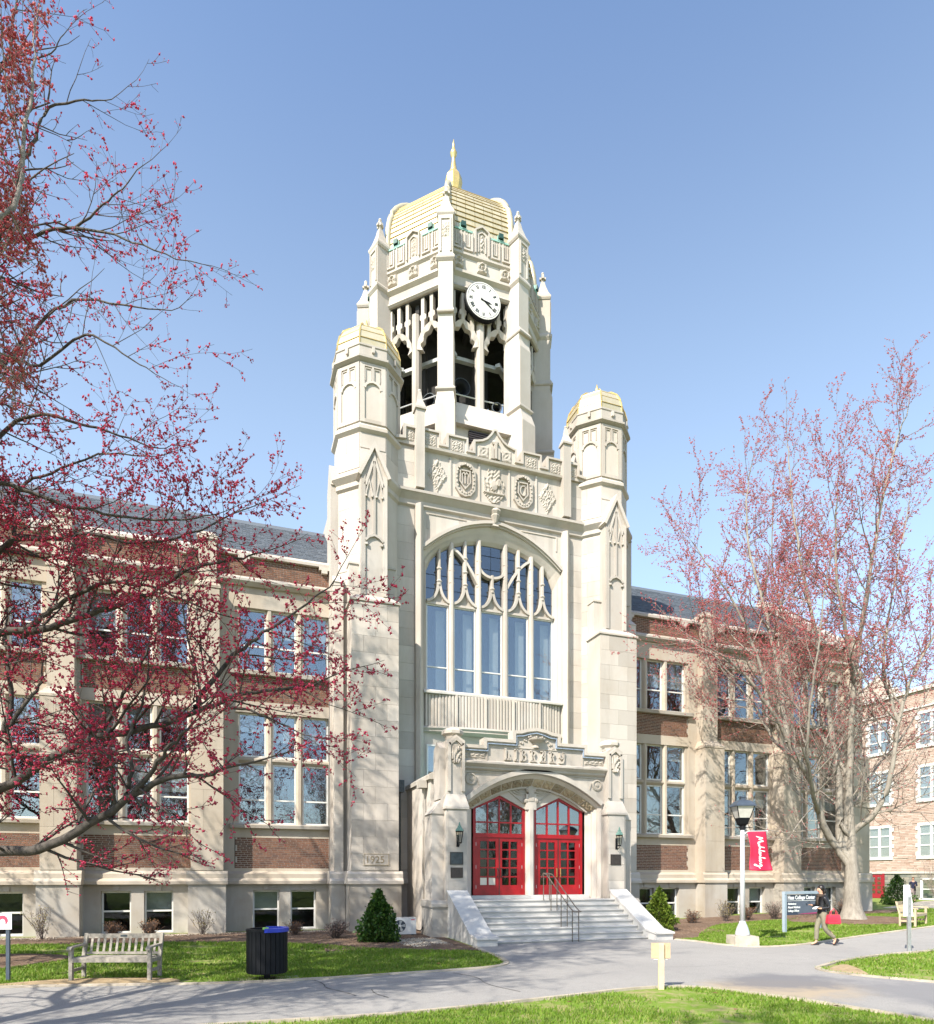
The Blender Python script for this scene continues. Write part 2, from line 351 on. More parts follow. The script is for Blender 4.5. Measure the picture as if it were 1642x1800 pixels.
def relief(cx, cz, w, h, y, fn, nx=14, nz=14, depth=.05, seed=0):
    """carved panel: bumpy height field standing proud of plane y; fn(u,v) -> height 0..1 (None = cut away)"""
    mb = MB(); idx = {}
    for j in range(nz+1):
        for i in range(nx+1):
            u, v = 2*i/nx-1, 2*j/nz-1; hgt = fn(u, v)
            idx[i, j] = len(mb.v); mb.v.append((cx+u*w/2, y-(hgt or 0)*depth if hgt is not None else y+.01, cz+v*h/2))
    for j in range(nz):
        for i in range(nx):
            q = [idx[i, j], idx[i+1, j], idx[i+1, j+1], idx[i, j+1]]
            if any(mb.v[k][1] <= y for k in q): mb.f.append(tuple(q))
    return mb
def rosette(u, v):
    r = math.hypot(u, v); a = math.atan2(v, u)
    return max(0, .55+.45*math.cos(r*9)*(.5+.5*math.cos(4*a)))*(1 if max(abs(u), abs(v)) < .97 else 0)
def foliate(u, v):
    return max(0., .5+.5*math.sin(7*u+2.2*math.sin(5*v))*math.sin(6.5*v+1.7*math.sin(6*u)))*(1 if max(abs(u), abs(v)) < .97 else 0)
def diamond(u, v):
    d = abs(u)+abs(v)
    if d > 1.02: return None
    return .4+.3*math.sin(13*u+3*math.sin(7*v))*math.sin(11*v+2*math.cos(9*u))+.2*math.cos(d*16)+(.25 if d < .22 else 0)
def crest(u, v):
    w_ = .55 if v > .45 else (.95 if v > -.35 else .95-.75*((-v-.35)/.65)**1.5)
    if abs(u) > w_: return None
    h = .3+.22*math.sin(12*u+4*math.sin(5*v))*math.sin(10*v+1.5*math.cos(8*u))
    if (u+.05)**2/.1+(v-.02)**2/.1 < 1: h = max(h, .75-.5*abs(v-.02-.5*u))          # bird body and wing
    if (u-.34)**2/.03+(v-.16)**2/.03 < 1: h = .95
    if -.5 < v < -.4: h = .7
    return h
# ================================================================== the library
X0 = 10.12
B = thing('library_building', 'cream limestone and red brick library with a clock tower and gilded dome', 'building', (X0, 25.3, 0), world=True)
_mc = {}
def cbox(name, w, d, h, mat):                    # shared box mesh centred on the origin
    k = (name, round(w, 3), round(d, 3), round(h, 3), mat)
    if k not in _mc: _mc[k] = mesh(name, MB().box(-w/2, w/2, -d/2, d/2, -h/2, h/2), mat)
    return _mc[k]
NB = [0]
def ashlar(x0, x1, y, z0, z1, h=.62, bw=1.05, mat='lime', rz=0., c=None, parent=None):
    """dressed blocks 12 mm proud of a wall face; face along X at y (or turned by rz about c)"""
    n = max(1, round((z1-z0)/h)); ch = (z1-z0)/n; W = x1-x0
    for k in range(n):
        m = max(1, round(W/bw)); edges = [x0+W*i/m for i in range(m+1)]
        if k % 2 and m > 1: edges = [x0]+[x0+W*(i+.5)/m for i in range(m)]+[x1]
        elif k % 2 and W > .9: edges = [x0, x0+W*.38, x1]
        for a, b in zip(edges[:-1], edges[1:]):
            if NB[0] >= 300: return
            NB[0] += 1
            p = Vector(((a+b)/2, y-.003, z0+ch*(k+.5)))
            if rz: p = Vector((c[0], c[1], 0))+Matrix.Rotation(rz, 3, 'Z') @ (p-Vector((c[0], c[1], 0)))
            put('stone_block', cbox('stone_block', b-a-.007, .03, ch-.007, mat), parent or B, p, rz)
def window(x0, x1, z0, z1, y, rails=(), fw=.05, blind=0., glass='glass', mat='white', par=None, vb=()):
    f = MB(); f.box(x0, x0+fw, y, y+.07, z0, z1).box(x1-fw, x1, y, y+.07, z0, z1)
    f.box(x0+fw, x1-fw, y, y+.07, z0, z0+fw).box(x0+fw, x1-fw, y, y+.07, z1-fw, z1)
    for r in rails: f.box(x0+fw, x1-fw, y+.004, y+.07, r-fw*.5, r+fw*.5)
    for v in vb: f.box(v-.02, v+.02, y+.006, y+.066, z0+fw, z1-fw)
    wd = part('window', f, mat, par or B)
    zs = [z0+fw*.5]+list(rails)+[z1-fw*.5]
    for a, b in zip(zs[:-1], zs[1:]):
        put('pane', cbox('pane', x1-x0-2*fw, .012, b-a-fw, glass), wd, ((x0+x1)/2, y+.045, (a+b)/2))
    if blind:
        h = (z1-z0)*blind; put('blind', cbox('blind', x1-x0-.04, .02, h, 'blind'), wd, ((x0+x1)/2, y+.2, z1-h/2-.02))
    return wd
NBR = [0]
def bricks(x0, x1, z0, z1, y, tooth=.07):
    pan = part('brick_panel', MB().box(x0+.01, x1-.01, y+.012, y+.3, z0, z1), 'mortar', B)
    ch = .0677; n = int((z1-z0)/ch); ch = (z1-z0)/n; rest = MB()
    for k in range(n):
        off = tooth if (k//3) % 2 else 0.
        a = x0+off; e = x1-off; x = a-(.108 if k % 2 else 0)
        while x < e-.02:
            p, q = max(a, x), min(e, x+.2); x += .218
            if q-p < .03: continue
            yy = y-rng.random()*.004
            if NBR[0] < 300 and x0 < 0:
                NBR[0] += 1
                put('brick', cbox('brick', round(q-p, 2), .03, ch-.018, 'brick'), pan, ((p+q)/2, yy+.015, z0+ch*(k+.5)))
            else:
                z = z0+ch*k; rest.add([(p,yy,z+.009),(q,yy,z+.009),(q,yy,z+ch-.009),(p,yy,z+ch-.009),(p,yy+.02,z+.009),(q,yy+.02,z+.009),(q,yy+.02,z+ch-.009),(p,yy+.02,z+ch-.009)],
                                      [(0,1,2,3),(0,3,7,4),(1,5,6,2),(3,2,6,7),(0,4,5,1)])
    if rest.v: part('brickwork', rest, 'brick', pan, kind='stuff')
# ---- wings -----------------------------------------------------------------
YW = 25.9
def wing_bay(bx, x0, x1):
    h = 1.63; L, Rr = bx-h, bx+h
    pl = MB()                                             # plinth with two basement openings
    o1, o2 = (bx-1.14, bx-.2), (bx+.2, bx+1.14)
    for a, b in ((x0, o1[0]), (o1[1], o2[0]), (o2[1], x1)): pl.box(a, b, 25.75, 26.4, -.4, 1.75)
    for a, b in (o1, o2): pl.box(a, b, 25.75, 26.4, -.4, .06); pl.box(a, b, 25.75, 26.4, 1.52, 1.75)
    part('plinth', pl, 'plinth', B)
    for a, b in (o1, o2):
        window(a+.004, b-.004, .064, 1.516, 25.95, (.82,), .06, blind=rng.choice((0, 0, .45, .95)), glass='glass_low')
        part('keystone', MB().frus((a+b)/2, 25.74, .16, .05, 1.53, .2, .06, 1.72), 'plinth', B)
    bt = MB(); bt.prism([(25.56, 1.75), (25.56, 1.86), (25.62, 1.93), (25.68, 1.96), (25.68, 2.12), (25.88, 2.22), (26.4, 2.22), (26.4, 1.75)], x0, x1, 'x')
    part('belt_course', bt, 'lime_warm', B)
    w = MB()
    w.box(x0, L-.14, YW, 26.4, 2.22, 12.65).box(Rr+.14, x1, YW, 26.4, 2.22, 12.65)         # jamb strips
    w.box(L-.14, Rr+.14, YW, 26.4, 2.22, 2.33).box(L-.14, Rr+.14, YW, 26.4, 3.46, 3.8)
    w.box(L-.14, Rr+.14, YW, 26.4, 8.05, 8.47).box(L-.14, Rr+.14, YW, 26.4, 11.9, 12.65)
    w.box(L-.14, L, YW+.06, 26.4, 3.97, 8.05).box(Rr, Rr+.14, YW+.06, 26.4, 3.97, 8.05)
    w.box(L-.14, L, YW+.06, 26.4, 9.62, 11.9).box(Rr, Rr+.14, YW+.06, 26.4, 9.62, 11.9)
    part('bay_wall', w, 'lime_warm', B)
    for z, zt in ((3.8, 3.97), (9.42, 9.62)):
        part('sill', MB().prism([(25.72, z), (25.70, zt-.06), (YW, zt), (26.3, zt), (26.3, z)], L-.3, Rr+.3, 'x'), 'plinth', B)
    part('lintel_band', MB().prism([(25.80, 12.65), (25.66, 12.78), (25.66, 12.86), (25.76, 12.93), (25.84, 13.0), (26.4, 13.0), (26.4, 12.65)], x0, x1, 'x'), 'plinth', B)
    bricks(L-.12, Rr+.12, 2.33, 3.46, YW+.01); bricks(L-.12, Rr+.12, 8.47, 9.42, YW+.01); bricks(x0+.02, x1-.02, 13.0, 13.74, YW+.02, 0)
    cp = MB()
    cp.prism([(25.78, 13.74), (25.78, 13.84), (25.95, 13.99), (26.3, 13.99), (26.3, 13.74)], x0, x1, 'x')
    part('coping', cp, 'lime', B)
    for s in (-1, 1):
        q = bx+s*1.45
        part('coping_bracket', MB().prism([(q-.2, 13.735), (q-.2, 13.62), (q-.11, 13.62), (q-.11, 13.5), (q+.11, 13.5), (q+.11, 13.62), (q+.2, 13.62), (q+.2, 13.735)], 25.76, 26.2), 'lime', B)
    # stone mullions and transom, three lights
    lw = 2*h/3
    m = MB()
    for k in (1, 2):
        x = L+lw*k
        for z0, z1 in ((3.97, 8.05), (9.62, 11.9)): m.prism([(x-.05, YW+.02), (x+.05, YW+.02), (x+.12, YW+.14), (x+.12, YW+.3), (x-.12, YW+.3), (x-.12, YW+.14)], z0, z1, 'z')
    part('mullion', m, 'lime_warm', B)
    part('transom', MB().prism([(YW+.05, 6.3), (YW+.05, 6.38), (YW+.16, 6.44), (YW+.28, 6.44), (YW+.28, 6.2), (YW+.16, 6.2)], L, Rr, 'x'), 'lime_warm', B)
    for k in range(3):
        a = L+lw*k+(.122 if k else .004); b = L+lw*(k+1)-(.122 if k < 2 else .004)
        window(a, b, 3.975, 6.198, YW+.17, (4.86,), .055, blind=rng.choice((0, 0, 0, .5, .9, .35)))
        window(a, b, 6.445, 8.046, YW+.17, (), .055, blind=rng.choice((0, .6, .95, .4)))
        window(a, b, 9.625, 11.896, YW+.17, (10.55,), .055, blind=rng.choice((0, 0, .5, .4)))
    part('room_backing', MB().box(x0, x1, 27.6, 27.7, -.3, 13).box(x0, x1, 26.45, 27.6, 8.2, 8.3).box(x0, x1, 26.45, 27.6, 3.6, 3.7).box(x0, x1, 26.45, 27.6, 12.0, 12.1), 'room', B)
def pier(px, plain=False):
    p = MB()
    p.box(px-.535, px+.535, 25.2, 26.2, 2.2, 7.92)
    p.loft([[(px-.56, 25.16, 7.92), (px+.56, 25.16, 7.92), (px+.56, 26.2, 7.92), (px-.56, 26.2, 7.92)], [(px-.56, 25.16, 8.0), (px+.56, 25.16, 8.0), (px+.56, 26.2, 8.0), (px-.56, 26.2, 8.0)], [(px-.4, 25.5, 8.3), (px+.4, 25.5, 8.3), (px+.4, 26.2, 8.3), (px-.4, 26.2, 8.3)]])
    p.box(px-.4, px+.4, 25.5, 26.2, 8.3, 12.3)
    p.loft([[(px-.44, 25.47, 12.3), (px+.44, 25.47, 12.3), (px+.44, 26.2, 12.3), (px-.44, 26.2, 12.3)], [(px-.44, 25.47, 12.38), (px+.44, 25.47, 12.38), (px+.44, 26.2, 12.38), (px-.44, 26.2, 12.38)], [(px-.3, 25.6, 12.6), (px+.3, 25.6, 12.6), (px+.3, 26.2, 12.6), (px-.3, 26.2, 12.6)]])
    p.box(px-.3, px+.3, 25.6, 26.35, 12.6, 14.05).frus(px, 25.975, .72, .85, 14.05, .72, .85, 14.14).frus(px, 25.975, .72, .85, 14.14, .3, .4, 14.38)
    part('pier', p, 'lime_warm', B)
    q = MB().box(px-.62, px+.62, 25.1, 25.76, -.4, 1.75)
    part('pier_base', q, 'plinth', B)
    part('pier_belt', MB().prism([(25.04, 1.75), (25.04, 1.86), (25.09, 1.93), (25.13, 1.96), (25.13, 2.12), (25.2, 2.22), (25.9, 2.22), (25.9, 1.75)], px-.68, px+.68, 'x'), 'lime_warm', B)
    ashlar(px-.535, px+.535, 25.197, 2.24, 7.9, 1.4, 2, 'lime_warm')
LP = [X0-10.85, X0-15.4, X0-19.95]; RP = [X0+10.85, X0+15.4, X0+19.85]
for x in LP+RP: pier(x)
wing_bay(X0-8.17, LP[0], 3.66); wing_bay(X0-13.12, LP[1], LP[0]); wing_bay(X0-17.67, LP[2], LP[1])
wing_bay(X0+8.17, 16.6, RP[0]); wing_bay(X0+13.12, RP[0], RP[1]); wing_bay(X0+17.62, RP[1], RP[2])
# roofs: individually lapped slates
def roof(x0, x1):
    core = MB().prism([(26.3, 13.6), (32, 18.0), (37.7, 13.6), (37.7, 12.5), (26.3, 12.5)], x0, x1, 'x')
    rf = part('roof', core, 'slate', B)
    s = MB(); n = 38; dy, dz = 5.75/n, 4.44/n; ln = math.hypot(dy, dz); ny, nz = -dz/ln, dy/ln
    for k in range(n):
        y, z = 26.28+dy*k, 13.62+dz*k; x = x0-(.14 if k % 2 else 0)
        while x < x1:
            a, b = max(x0, x)+.004, min(x1, x+.29)-.004; x += .29
            if b-a < .03: continue
            l = .022+rng.random()*.012
            s.add([(a, y+ny*l, z+nz*l), (b, y+ny*l, z+nz*l), (b, y+dy*1.15+ny*.008, z+dz*1.15+nz*.008), (a, y+dy*1.15+ny*.008, z+dz*1.15+nz*.008), (a, y, z), (b, y, z)], [(0,1,2,3), (4,5,1,0)])
    part('slate', s, 'slate', rf, kind='stuff')
    part('ridge_cap', MB().prism([(31.8, 17.9), (32, 18.14), (32.2, 17.9)], x0, x1, 'x'), 'slate', rf)
roof(-16, 4.6); roof(15.7, 30.0)
gb = MB().prism([(25.9, -.4), (38, -.4), (38, 13.6), (32, 18.2), (25.9, 13.55)], 30.0, 30.5, 'x'); part('gable_wall', gb, 'lime_warm', B)
part('gable_coping', MB().prism([(25.7, 13.75), (32, 18.55), (38.2, 13.8), (38.2, 13.5), (32, 18.2), (25.7, 13.4)], 29.85, 30.65, 'x'), 'lime', B)
part('rear_wall', MB().box(-16, 4.5, 37.3, 37.6, -.4, 13).box(15.7, 30, 37.3, 37.6, -.4, 13).box(-16.2, -16, 26, 37.6, -.4, 13.4), 'lime_warm', B)
ch = MB().octo([(.42, 16), (.42, 19.0), (.5, 19.05), (.5, 19.25), (.36, 19.6), (.15, 19.9), (.02, 20.1)], 4.8, 31.2); part('chimney_turret', ch, 'lime', B)
# ---- tower body ------------------------------------------------------------
def zin(x):  return 14.0+1.55*math.sqrt(max(0, 1-((x-X0)/2.79)**2))      # window head
def zout(x): return 16.1-.152*(x-X0)**2+.05*(1-min(1, abs(x-X0)/.8))
xs = [X0-3.02+6.04*i/32 for i in range(33)]
tw = MB()
for s in (-1, 1):
    a, b = sorted((X0+s*3.02, X0+s*5.0)); tw.box(a, b, 25.3, 27, -.4, 18.75)
    a, b = sorted((X0+s*5.0, X0+s*5.9)); tw.box(a, b, 26.2, 35.5, -.4, 18.4)
tw.spandrel(xs, zout, 18.75, 25.3, 26.4)
tw.box(X0-3.02, X0+3.02, 25.3, 26.4, -.4, 9.2).box(X0-5.2, X0+5.2, 34.8, 35.5, -.4, 18.4).box(X0-5.6, X0+5.6, 26.4, 35.2, 17.9, 18.3)
part('tower_wall', tw, 'lime', B)
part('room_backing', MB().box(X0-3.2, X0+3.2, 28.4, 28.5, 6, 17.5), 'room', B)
inner = [(X0-2.78, 9.2)]+[(X0-2.78+5.56*i/32, zin(X0-2.78+5.56*i/32)) for i in range(33)]+[(X0+2.78, 9.2)]
outer = [(X0-3.02, 9.2)]+[(x, zout(x)) for x in xs]+[(X0+3.02, 9.2)]
midp = [((a[0]+b[0])/2, (a[1]+b[1])/2) for a, b in zip(inner, outer)]
sp = MB()
rings = [[(p[0], 25.3, p[1]) for p in outer], [(p[0]*.75+q[0]*.25, 25.36, p[1]*.75+q[1]*.25) for p, q in zip(outer, inner)], [(p[0], 25.44, p[1]) for p in midp], [(p[0], 25.40, p[1]) for p in midp], [(p[0]*.2+q[0]*.8, 25.5, p[1]*.2+q[1]*.8) for p, q in zip(outer, inner)], [(p[0], 25.62, p[1]) for p in inner], [(p[0], 25.95, p[1]) for p in inner]]
sp.loft(rings, False, False); part('arch_splay', sp, 'lime', B)
hood = MB()
hp = [(x, zout(x)+.14) for x in xs]
for w_, y0 in ((.20, 25.2), (.12, 25.12)): hood.ribbon([(p[0], p[1]+(.02 if y0 < 25.15 else 0)) for p in hp], w_, y0, 25.31)
part('hood_mould', hood, 'lime', B)
# big window
ML = [X0-1.748, X0-.583, X0+.583, X0+1.748]
mu = MB()
for x in ML: mu.prism([(x-.04, 25.4), (x+.04, 25.4), (x+.1, 25.5), (x+.1, 25.72), (x-.1, 25.72), (x-.1, 25.5)], 9.3, zin(x)+.12, 'z')
part('mullion', mu, 'lime', B)
ed = [X0-2.78]+ML+[X0+2.78]
tr = MB()
for k in range(5):
    a, b = ed[k], ed[k+1]; c = (a+b)/2; r = (b-a)/2
    for s in (-1, 1):                                   # two quarter arcs rising to the light's centre
        e = a if s < 0 else b
        tr.ribbon(arc(e, 13.72, r-.03, .78, -90, 0 if s < 0 else -180, 10) if s < 0 else arc(e, 13.72, r-.03, .78, 270, 180, 10), .1, 25.46, 25.68)
    top = 14.3 if k == 2 else zin(c)+.1
    tr.prism([(c-.035, 25.43), (c+.035, 25.43), (c+.065, 25.5), (c+.065, 25.68), (c-.065, 25.68), (c-.065, 25.5)], 13.6, top, 'z')
    tr.add([(a+.1, 25.6, 12.93), (c, 25.6, 13.5), (b-.1, 25.6, 12.93), (a+.1, 25.68, 12.93), (c, 25.68, 13.5), (b-.1, 25.68, 12.93)], [(0, 1, 2), (3, 5, 4)])
    for z in (13.75, 14.25, 14.8):
        for q in ([c] if k != 2 else [c])+([ML[k]] if k < 4 else []):
            if z < zin(q)-.15 and not (q == c and k == 2 and z > 14.2): tr.ball((q, 25.47, z), .12, .08, .06, 6, 4)
tr.ribbon(arc(X0, 14.62, .56, .42, 180, 360, 14), .1, 25.44, 25.68)
for s in (-1, 1):
    tr.ribbon([(X0+s*(1.72-1.08*t), 15.12-1.25*(t**1.6)) for t in [i/10 for i in range(11)]], .1, 25.44, 25.68)
tr.box(X0-2.78, X0+2.78, 25.52, 25.7, 12.84, 12.93)
part('tracery', tr, 'lime', B)
for k in range(5):
    a, b = ed[k]+(.118 if k else .004), ed[k+1]-(.118 if k < 4 else .004)
    wd = window(a, b, 9.34, 12.84, 25.58, (10.36,), .045)
    put('blind', cbox('blind', (b-a)*.42, .02, 3.3, 'blind'), wd, (b-(b-a)*.24, 25.95, 11.1))
    pp = [(a, 12.93), (b, 12.93)]+[(b-(b-a)*i/8, zin(b-(b-a)*i/8)-.01) for i in range(9)]
    hd = part('head_light', MB().prism(pp, 25.66, 25.675), 'leadglass', B)
    lead = MB()
    for z in (13.5, 14.05, 14.6, 15.15):
        if z < min(zin(a), zin(b))-.05: lead.box(a, b, 25.645, 25.651, z-.006, z+.006)
    lead.box((a+b)/2-.005, (a+b)/2+.005, 25.652, 25.659, 12.95, zin((a+b)/2)-.02)
    part('leading', lead, 'iron', hd)
part('sill', MB().prism([(25.06, 9.18), (25.06, 9.26), (25.2, 9.34), (25.7, 9.34), (25.7, 9.18)], X0-3.0, X0+3.0, 'x'), 'white_stone', B)
fl = MB()                                              # fluted apron that bows forward over the porch roof
nfl = 44
for k in range(nfl):
    x = X0-2.95+5.9*(k+.5)/nfl; w_ = 5.9/nfl; bow = .34*(1-((x-X0)/3.1)**2)
    dp = .055 if k % 9 else .12
    fl.loft([[(x-w_*.42, 25.3-bow*f-.01, z), (x-w_*.26, 25.3-bow*f-dp, z), (x+w_*.26, 25.3-bow*f-dp, z), (x+w_*.42, 25.3-bow*f-.01, z)] for z, f in ((9.16, .7), (7.9, .7))])
part('fluted_apron', fl, 'lime', B)
bk = MB()
bx_ = [X0-3.0+6*i/20 for i in range(21)]
bow = lambda x: .34*(1-((x-X0)/3.1)**2)
bk.loft([[(x, 25.3-bow(x)*f-.008, z) for x in bx_] for z, f in ((9.18, .7), (7.9, .7))], False, False)
part('apron_wall', bk, 'lime', B)
lp = MB(); lp.loft([[(x, 25.3-bow(x)-d, z) for x in bx_] for d, z in ((-.02, 7.92), (.1, 7.9), (.14, 7.82), (.08, 7.74), (.1, 7.7), (-.25, 7.62))], False, False)
part('apron_moulding', lp, 'plinth', B)
window(X0-2.85, X0-2.0, 5.6, 7.2, 25.24, (), .06); window(X0+2.0, X0+2.85, 5.6, 7.2, 25.24, (), .06)
# pilasters, string cornice, relief panels, parapet
for s in (-1, 1):
    x = X0+s*3.17
    p = MB(); p.prism([(x-.15, 25.31), (x-.15, 25.1), (x-.02, 24.97), (x+.02, 24.97), (x+.15, 25.1), (x+.15, 25.31)], -.3, 16.45, 'z')
    p.box(x-.17, x+.17, 24.98, 25.31, 17.05, 20.05).frus(x, 25.14, .44, .44, 20.05, .44, .44, 20.13).frus(x, 25.14, .42, .42, 20.13, .2, .2, 20.45).frus(x, 25.14, .2, .2, 20.45, .1, .1, 20.8).ball((x, 25.14, 20.84), .07, n=6, m=4)
    part('pilaster', p, 'lime', B)
cor = [(25.3, 16.38), (25.2, 16.44), (25.2, 16.62), (25.02, 16.82), (24.98, 16.84), (24.98, 16.94), (25.22, 17.08), (25.3, 17.08)]
part('cornice', MB().prism(cor, X0-4.2, X0+4.2, 'x'), 'lime', B)
pn = MB()
for x in (-1.87, -.65, .65, 1.87): pn.box(X0+x-.035, X0+x+.035, 25.25, 25.3, 17.1, 18.62)
for s in (-1, 1):
    pn.ribbon([(X0+s*2.8, 15.65), (X0+s*2.8, 16.25), (X0+s*1.2, 16.25)], .05, 25.27, 25.3)
part('panel_rib', pn, 'lime', B)
for s in (-1, 1): part('diamond_relief', relief(X0+s*2.4, 17.82, .8, 1.3, 25.298, diamond, 16, 24, .085), 'relief', B)
def shield(cx, letter):
    sh = MB(); out = [(cx+.36*a, 17.85+.6*b) for a, b in ((-1, .75), (-.6, .95), (0, 1.), (.6, .95), (1, .75), (1.05, 0), (1, -.6), (.55, -.95), (0, -1.05), (-.55, -.95), (-1, -.6), (-1.05, 0))]
    sh.ribbon(out, .12, 25.2, 25.3, True)
    for i in range(22):
        a = 2*math.pi*i/22; sh.ball((cx+.37*math.cos(a), 25.2, 17.85+.57*math.sin(a)), .045, .04, .06, 5, 3)
    sh.ribbon([(cx-.2, 18.2), (cx+.2, 18.2), (cx+.22, 17.75), (cx, 17.48), (cx-.22, 17.75)], .05, 25.22, 25.3, True)
    for i in range(5): sh.ball((cx-.2+.1*i, 25.2, 18.36+.04*(2-abs(i-2))), .06, .06, .07, 5, 3)
    if letter == 'M':
        sh.ribbon([(cx-.12, 17.68), (cx-.13, 18.05), (cx-.05, 18.12), (cx, 18.0)], .035, 25.22, 25.3); sh.ribbon([(cx+.12, 17.68), (cx+.13, 18.05), (cx+.05, 18.12), (cx, 18.0)], .035, 25.22, 25.3); sh.ribbon([(cx, 18.02), (cx, 17.68)], .035, 25.22, 25.3)
    else:
        sh.ribbon(arc(cx+.03, 17.88, .15, .2, 60, 300, 10), .04, 25.22, 25.3); sh.ribbon([(cx+.1, 18.1), (cx+.1, 17.66)], .035, 25.22, 25.3)
    part('shield_relief', sh, 'relief', B)
shield(X0-1.26, 'M'); shield(X0+1.26, 'C')
cr = relief(X0, 17.83, .95, 1.36, 25.298, crest, 26, 34, .13)      # central crest: bird above a bowl in a foliate frame
part('crest_relief', cr, 'relief', B)
def par_outline():
    half = [(3.0, 19.42), (2.34, 19.42), (2.34, 18.95), (2.02, 18.95), (2.02, 19.42), (1.2, 19.42), (1.2, 18.95), (.9, 18.95), (.9, 19.42), (.8, 19.43), (.55, 19.5), (.35, 19.62), (.15, 19.85), (.06, 20.02)]
    return [(X0-a, z) for a, z in half]+[(X0+a, z) for a, z in reversed(half)]
ol = par_outline()
pp = MB().prism([(X0-3.0, 18.75)]+ol+[(X0+3.0, 18.75)], 25.2, 25.6)
part('parapet', pp, 'lime', B)
pc = MB(); pc.ribbon(ol, .075, 25.12, 25.64); low = [(x, z-.13) for x, z in ol]
[pc.ribbon([(X0+s_*q+e*.09, 19.34), (X0+s_*q+e*.09, 18.9)], .03, 25.17, 25.21) for s_ in (-1, 1) for q in (2.5, 1.86, 1.36) for e in (0,)]; pc.prism([(25.3, 18.66), (25.12, 18.7), (25.1, 18.78), (25.2, 18.84)], X0-3.0, X0+3.0, 'x')
part('parapet_coping', pc, 'lime', B)
for x in (-2.72, -1.61, -.5, .5, 1.61, 2.72): part('carved_panel', relief(X0+x, 19.08, .46, .46, 25.197, rosette if abs(x) < .6 else foliate, 12, 12, .05), 'relief', B)
part('parapet_column', MB().box(X0-.2, X0-.08, 25.1, 25.2, 18.85, 19.3).box(X0-.05, X0+.05, 25.06, 25.2, 18.85, 19.5).box(X0+.08, X0+.2, 25.1, 25.2, 18.85, 19.3).ball((X0, 25.14, 19.52), .17, .07, .1, 7, 4), 'relief', B)
part('corbel', MB().lathe([(.08, 16.28), (.13, 16.4), (.2, 16.55), (.17, 16.6), (.24, 16.72), (.2, 16.82)], 8, X0, 25.16).frus(X0, 25.2, .3, .2, 16.15, .16, .12, 16.28), 'relief', B)
for s in (-1, 1):                                      # short parapet between pinnacle and turret
    a, b = X0+s*3.34, X0+s*4.1
    x0_, x1_ = sorted((a, b)); m0, m1 = sorted((X0+s*3.34, X0+s*3.75))
    part('parapet', MB().box(x0_, x1_, 25.2, 25.55, 18.75, 18.92).box(m0, m1, 25.2, 25.55, 18.92, 19.4), 'lime', B)
    part('parapet_coping', MB().ribbon([(X0+s*3.34, 19.4), (X0+s*3.76, 19.4), (X0+s*3.76, 18.94), (X0+s*4.1, 18.9)], .1, 25.1, 25.6), 'lime', B)
    part('carved_panel', relief(X0+s*3.54, 19.08, .34, .42, 25.197, foliate, 10, 12, .05), 'relief', B)
# ---- corner turrets (one set of meshes, two places) --------------------------
TC = (5.09, 25.87)
tm = {}
tm['turret_shaft'] = mesh('turret_shaft', MB().octo([(1.17, -.4), (1.17, 21.12)]), 'lime')
tm['turret_string'] = mesh('turret_string', MB().octo([(1.17, 18.46), (1.29, 18.56), (1.29, 18.68), (1.17, 18.8)]), 'lime')
tm['turret_eave'] = mesh('turret_eave', MB().octo([(1.17, 21.06), (1.34, 21.16), (1.34, 21.24), (1.25, 21.3), (1.24, 21.62), (1.27, 21.64), (1.27, 21.7), (1.1, 21.74)]), 'lime')
dp = [(1.2, 21.7), (1.2, 22.0), (1.12, 22.32), (.97, 22.6), (.72, 22.84), (.4, 23.0), (.14, 23.06)]
tm['turret_dome'] = mesh('turret_dome', MB().octo(dp), 'domegold')
lp_ = MB()
for a, z in ((1.225, 21.98), (1.14, 22.3), (.985, 22.6)): lp_.octo([(a-.05, z), (a, z-.012), (a, z+.004), (a-.06, z+.012)])
tm['dome_band'] = mesh('dome_band', lp_, 'gold')
rb = MB(); k8 = 1/math.cos(math.pi/8)
for i in range(8):
    a = math.pi/8+i*math.pi/4; rb.tube([(r*k8*math.cos(a), r*k8*math.sin(a), z+.02) for r, z in dp], .034, 5)
tm['dome_rib'] = mesh('dome_rib', rb, 'gold')
tm['finial'] = mesh('finial', MB().lathe([(.16, 23.0), (.2, 23.1), (.13, 23.2), (.07, 23.24), (.09, 23.34), (.05, 23.46), (.015, 23.62)], 8), 'gold', True)
fp = MB()                                              # blind tracery of the eight upper faces
for i in range(8):
    fp.M = Matrix.Rotation(i*math.pi/4, 4, 'Z'); y0, y1 = -1.215, -1.165
    fp.box(-.48, -.31, y0, y1, 18.85, 21.05).box(.31, .48, y0, y1, 18.85, 21.05).box(-.31, .31, y0, y1, 20.92, 21.05).box(-.31, .31, y0, y1, 18.85, 18.98)
    fp.box(-.035, .035, y0, y1, 20.42, 20.92)
    fp.ribbon([(-.31, 20.12), (-.27, 20.24), (-.15, 20.34), (0, 20.38), (.15, 20.34), (.27, 20.24), (.31, 20.12)], .08, y0-.015, y1)
    for s in (-1, 1): fp.ribbon([(s*.06, 20.44), (s*.06, 20.86), (s*.27, 20.86), (s*.27, 20.4)], .025, y0+.012, y1)
    fp.box(-.05, .05, -1.33, -1.2, 21.4, 21.6)
fp.M = None
tm['blind_tracery'] = mesh('blind_tracery', fp, 'lime')
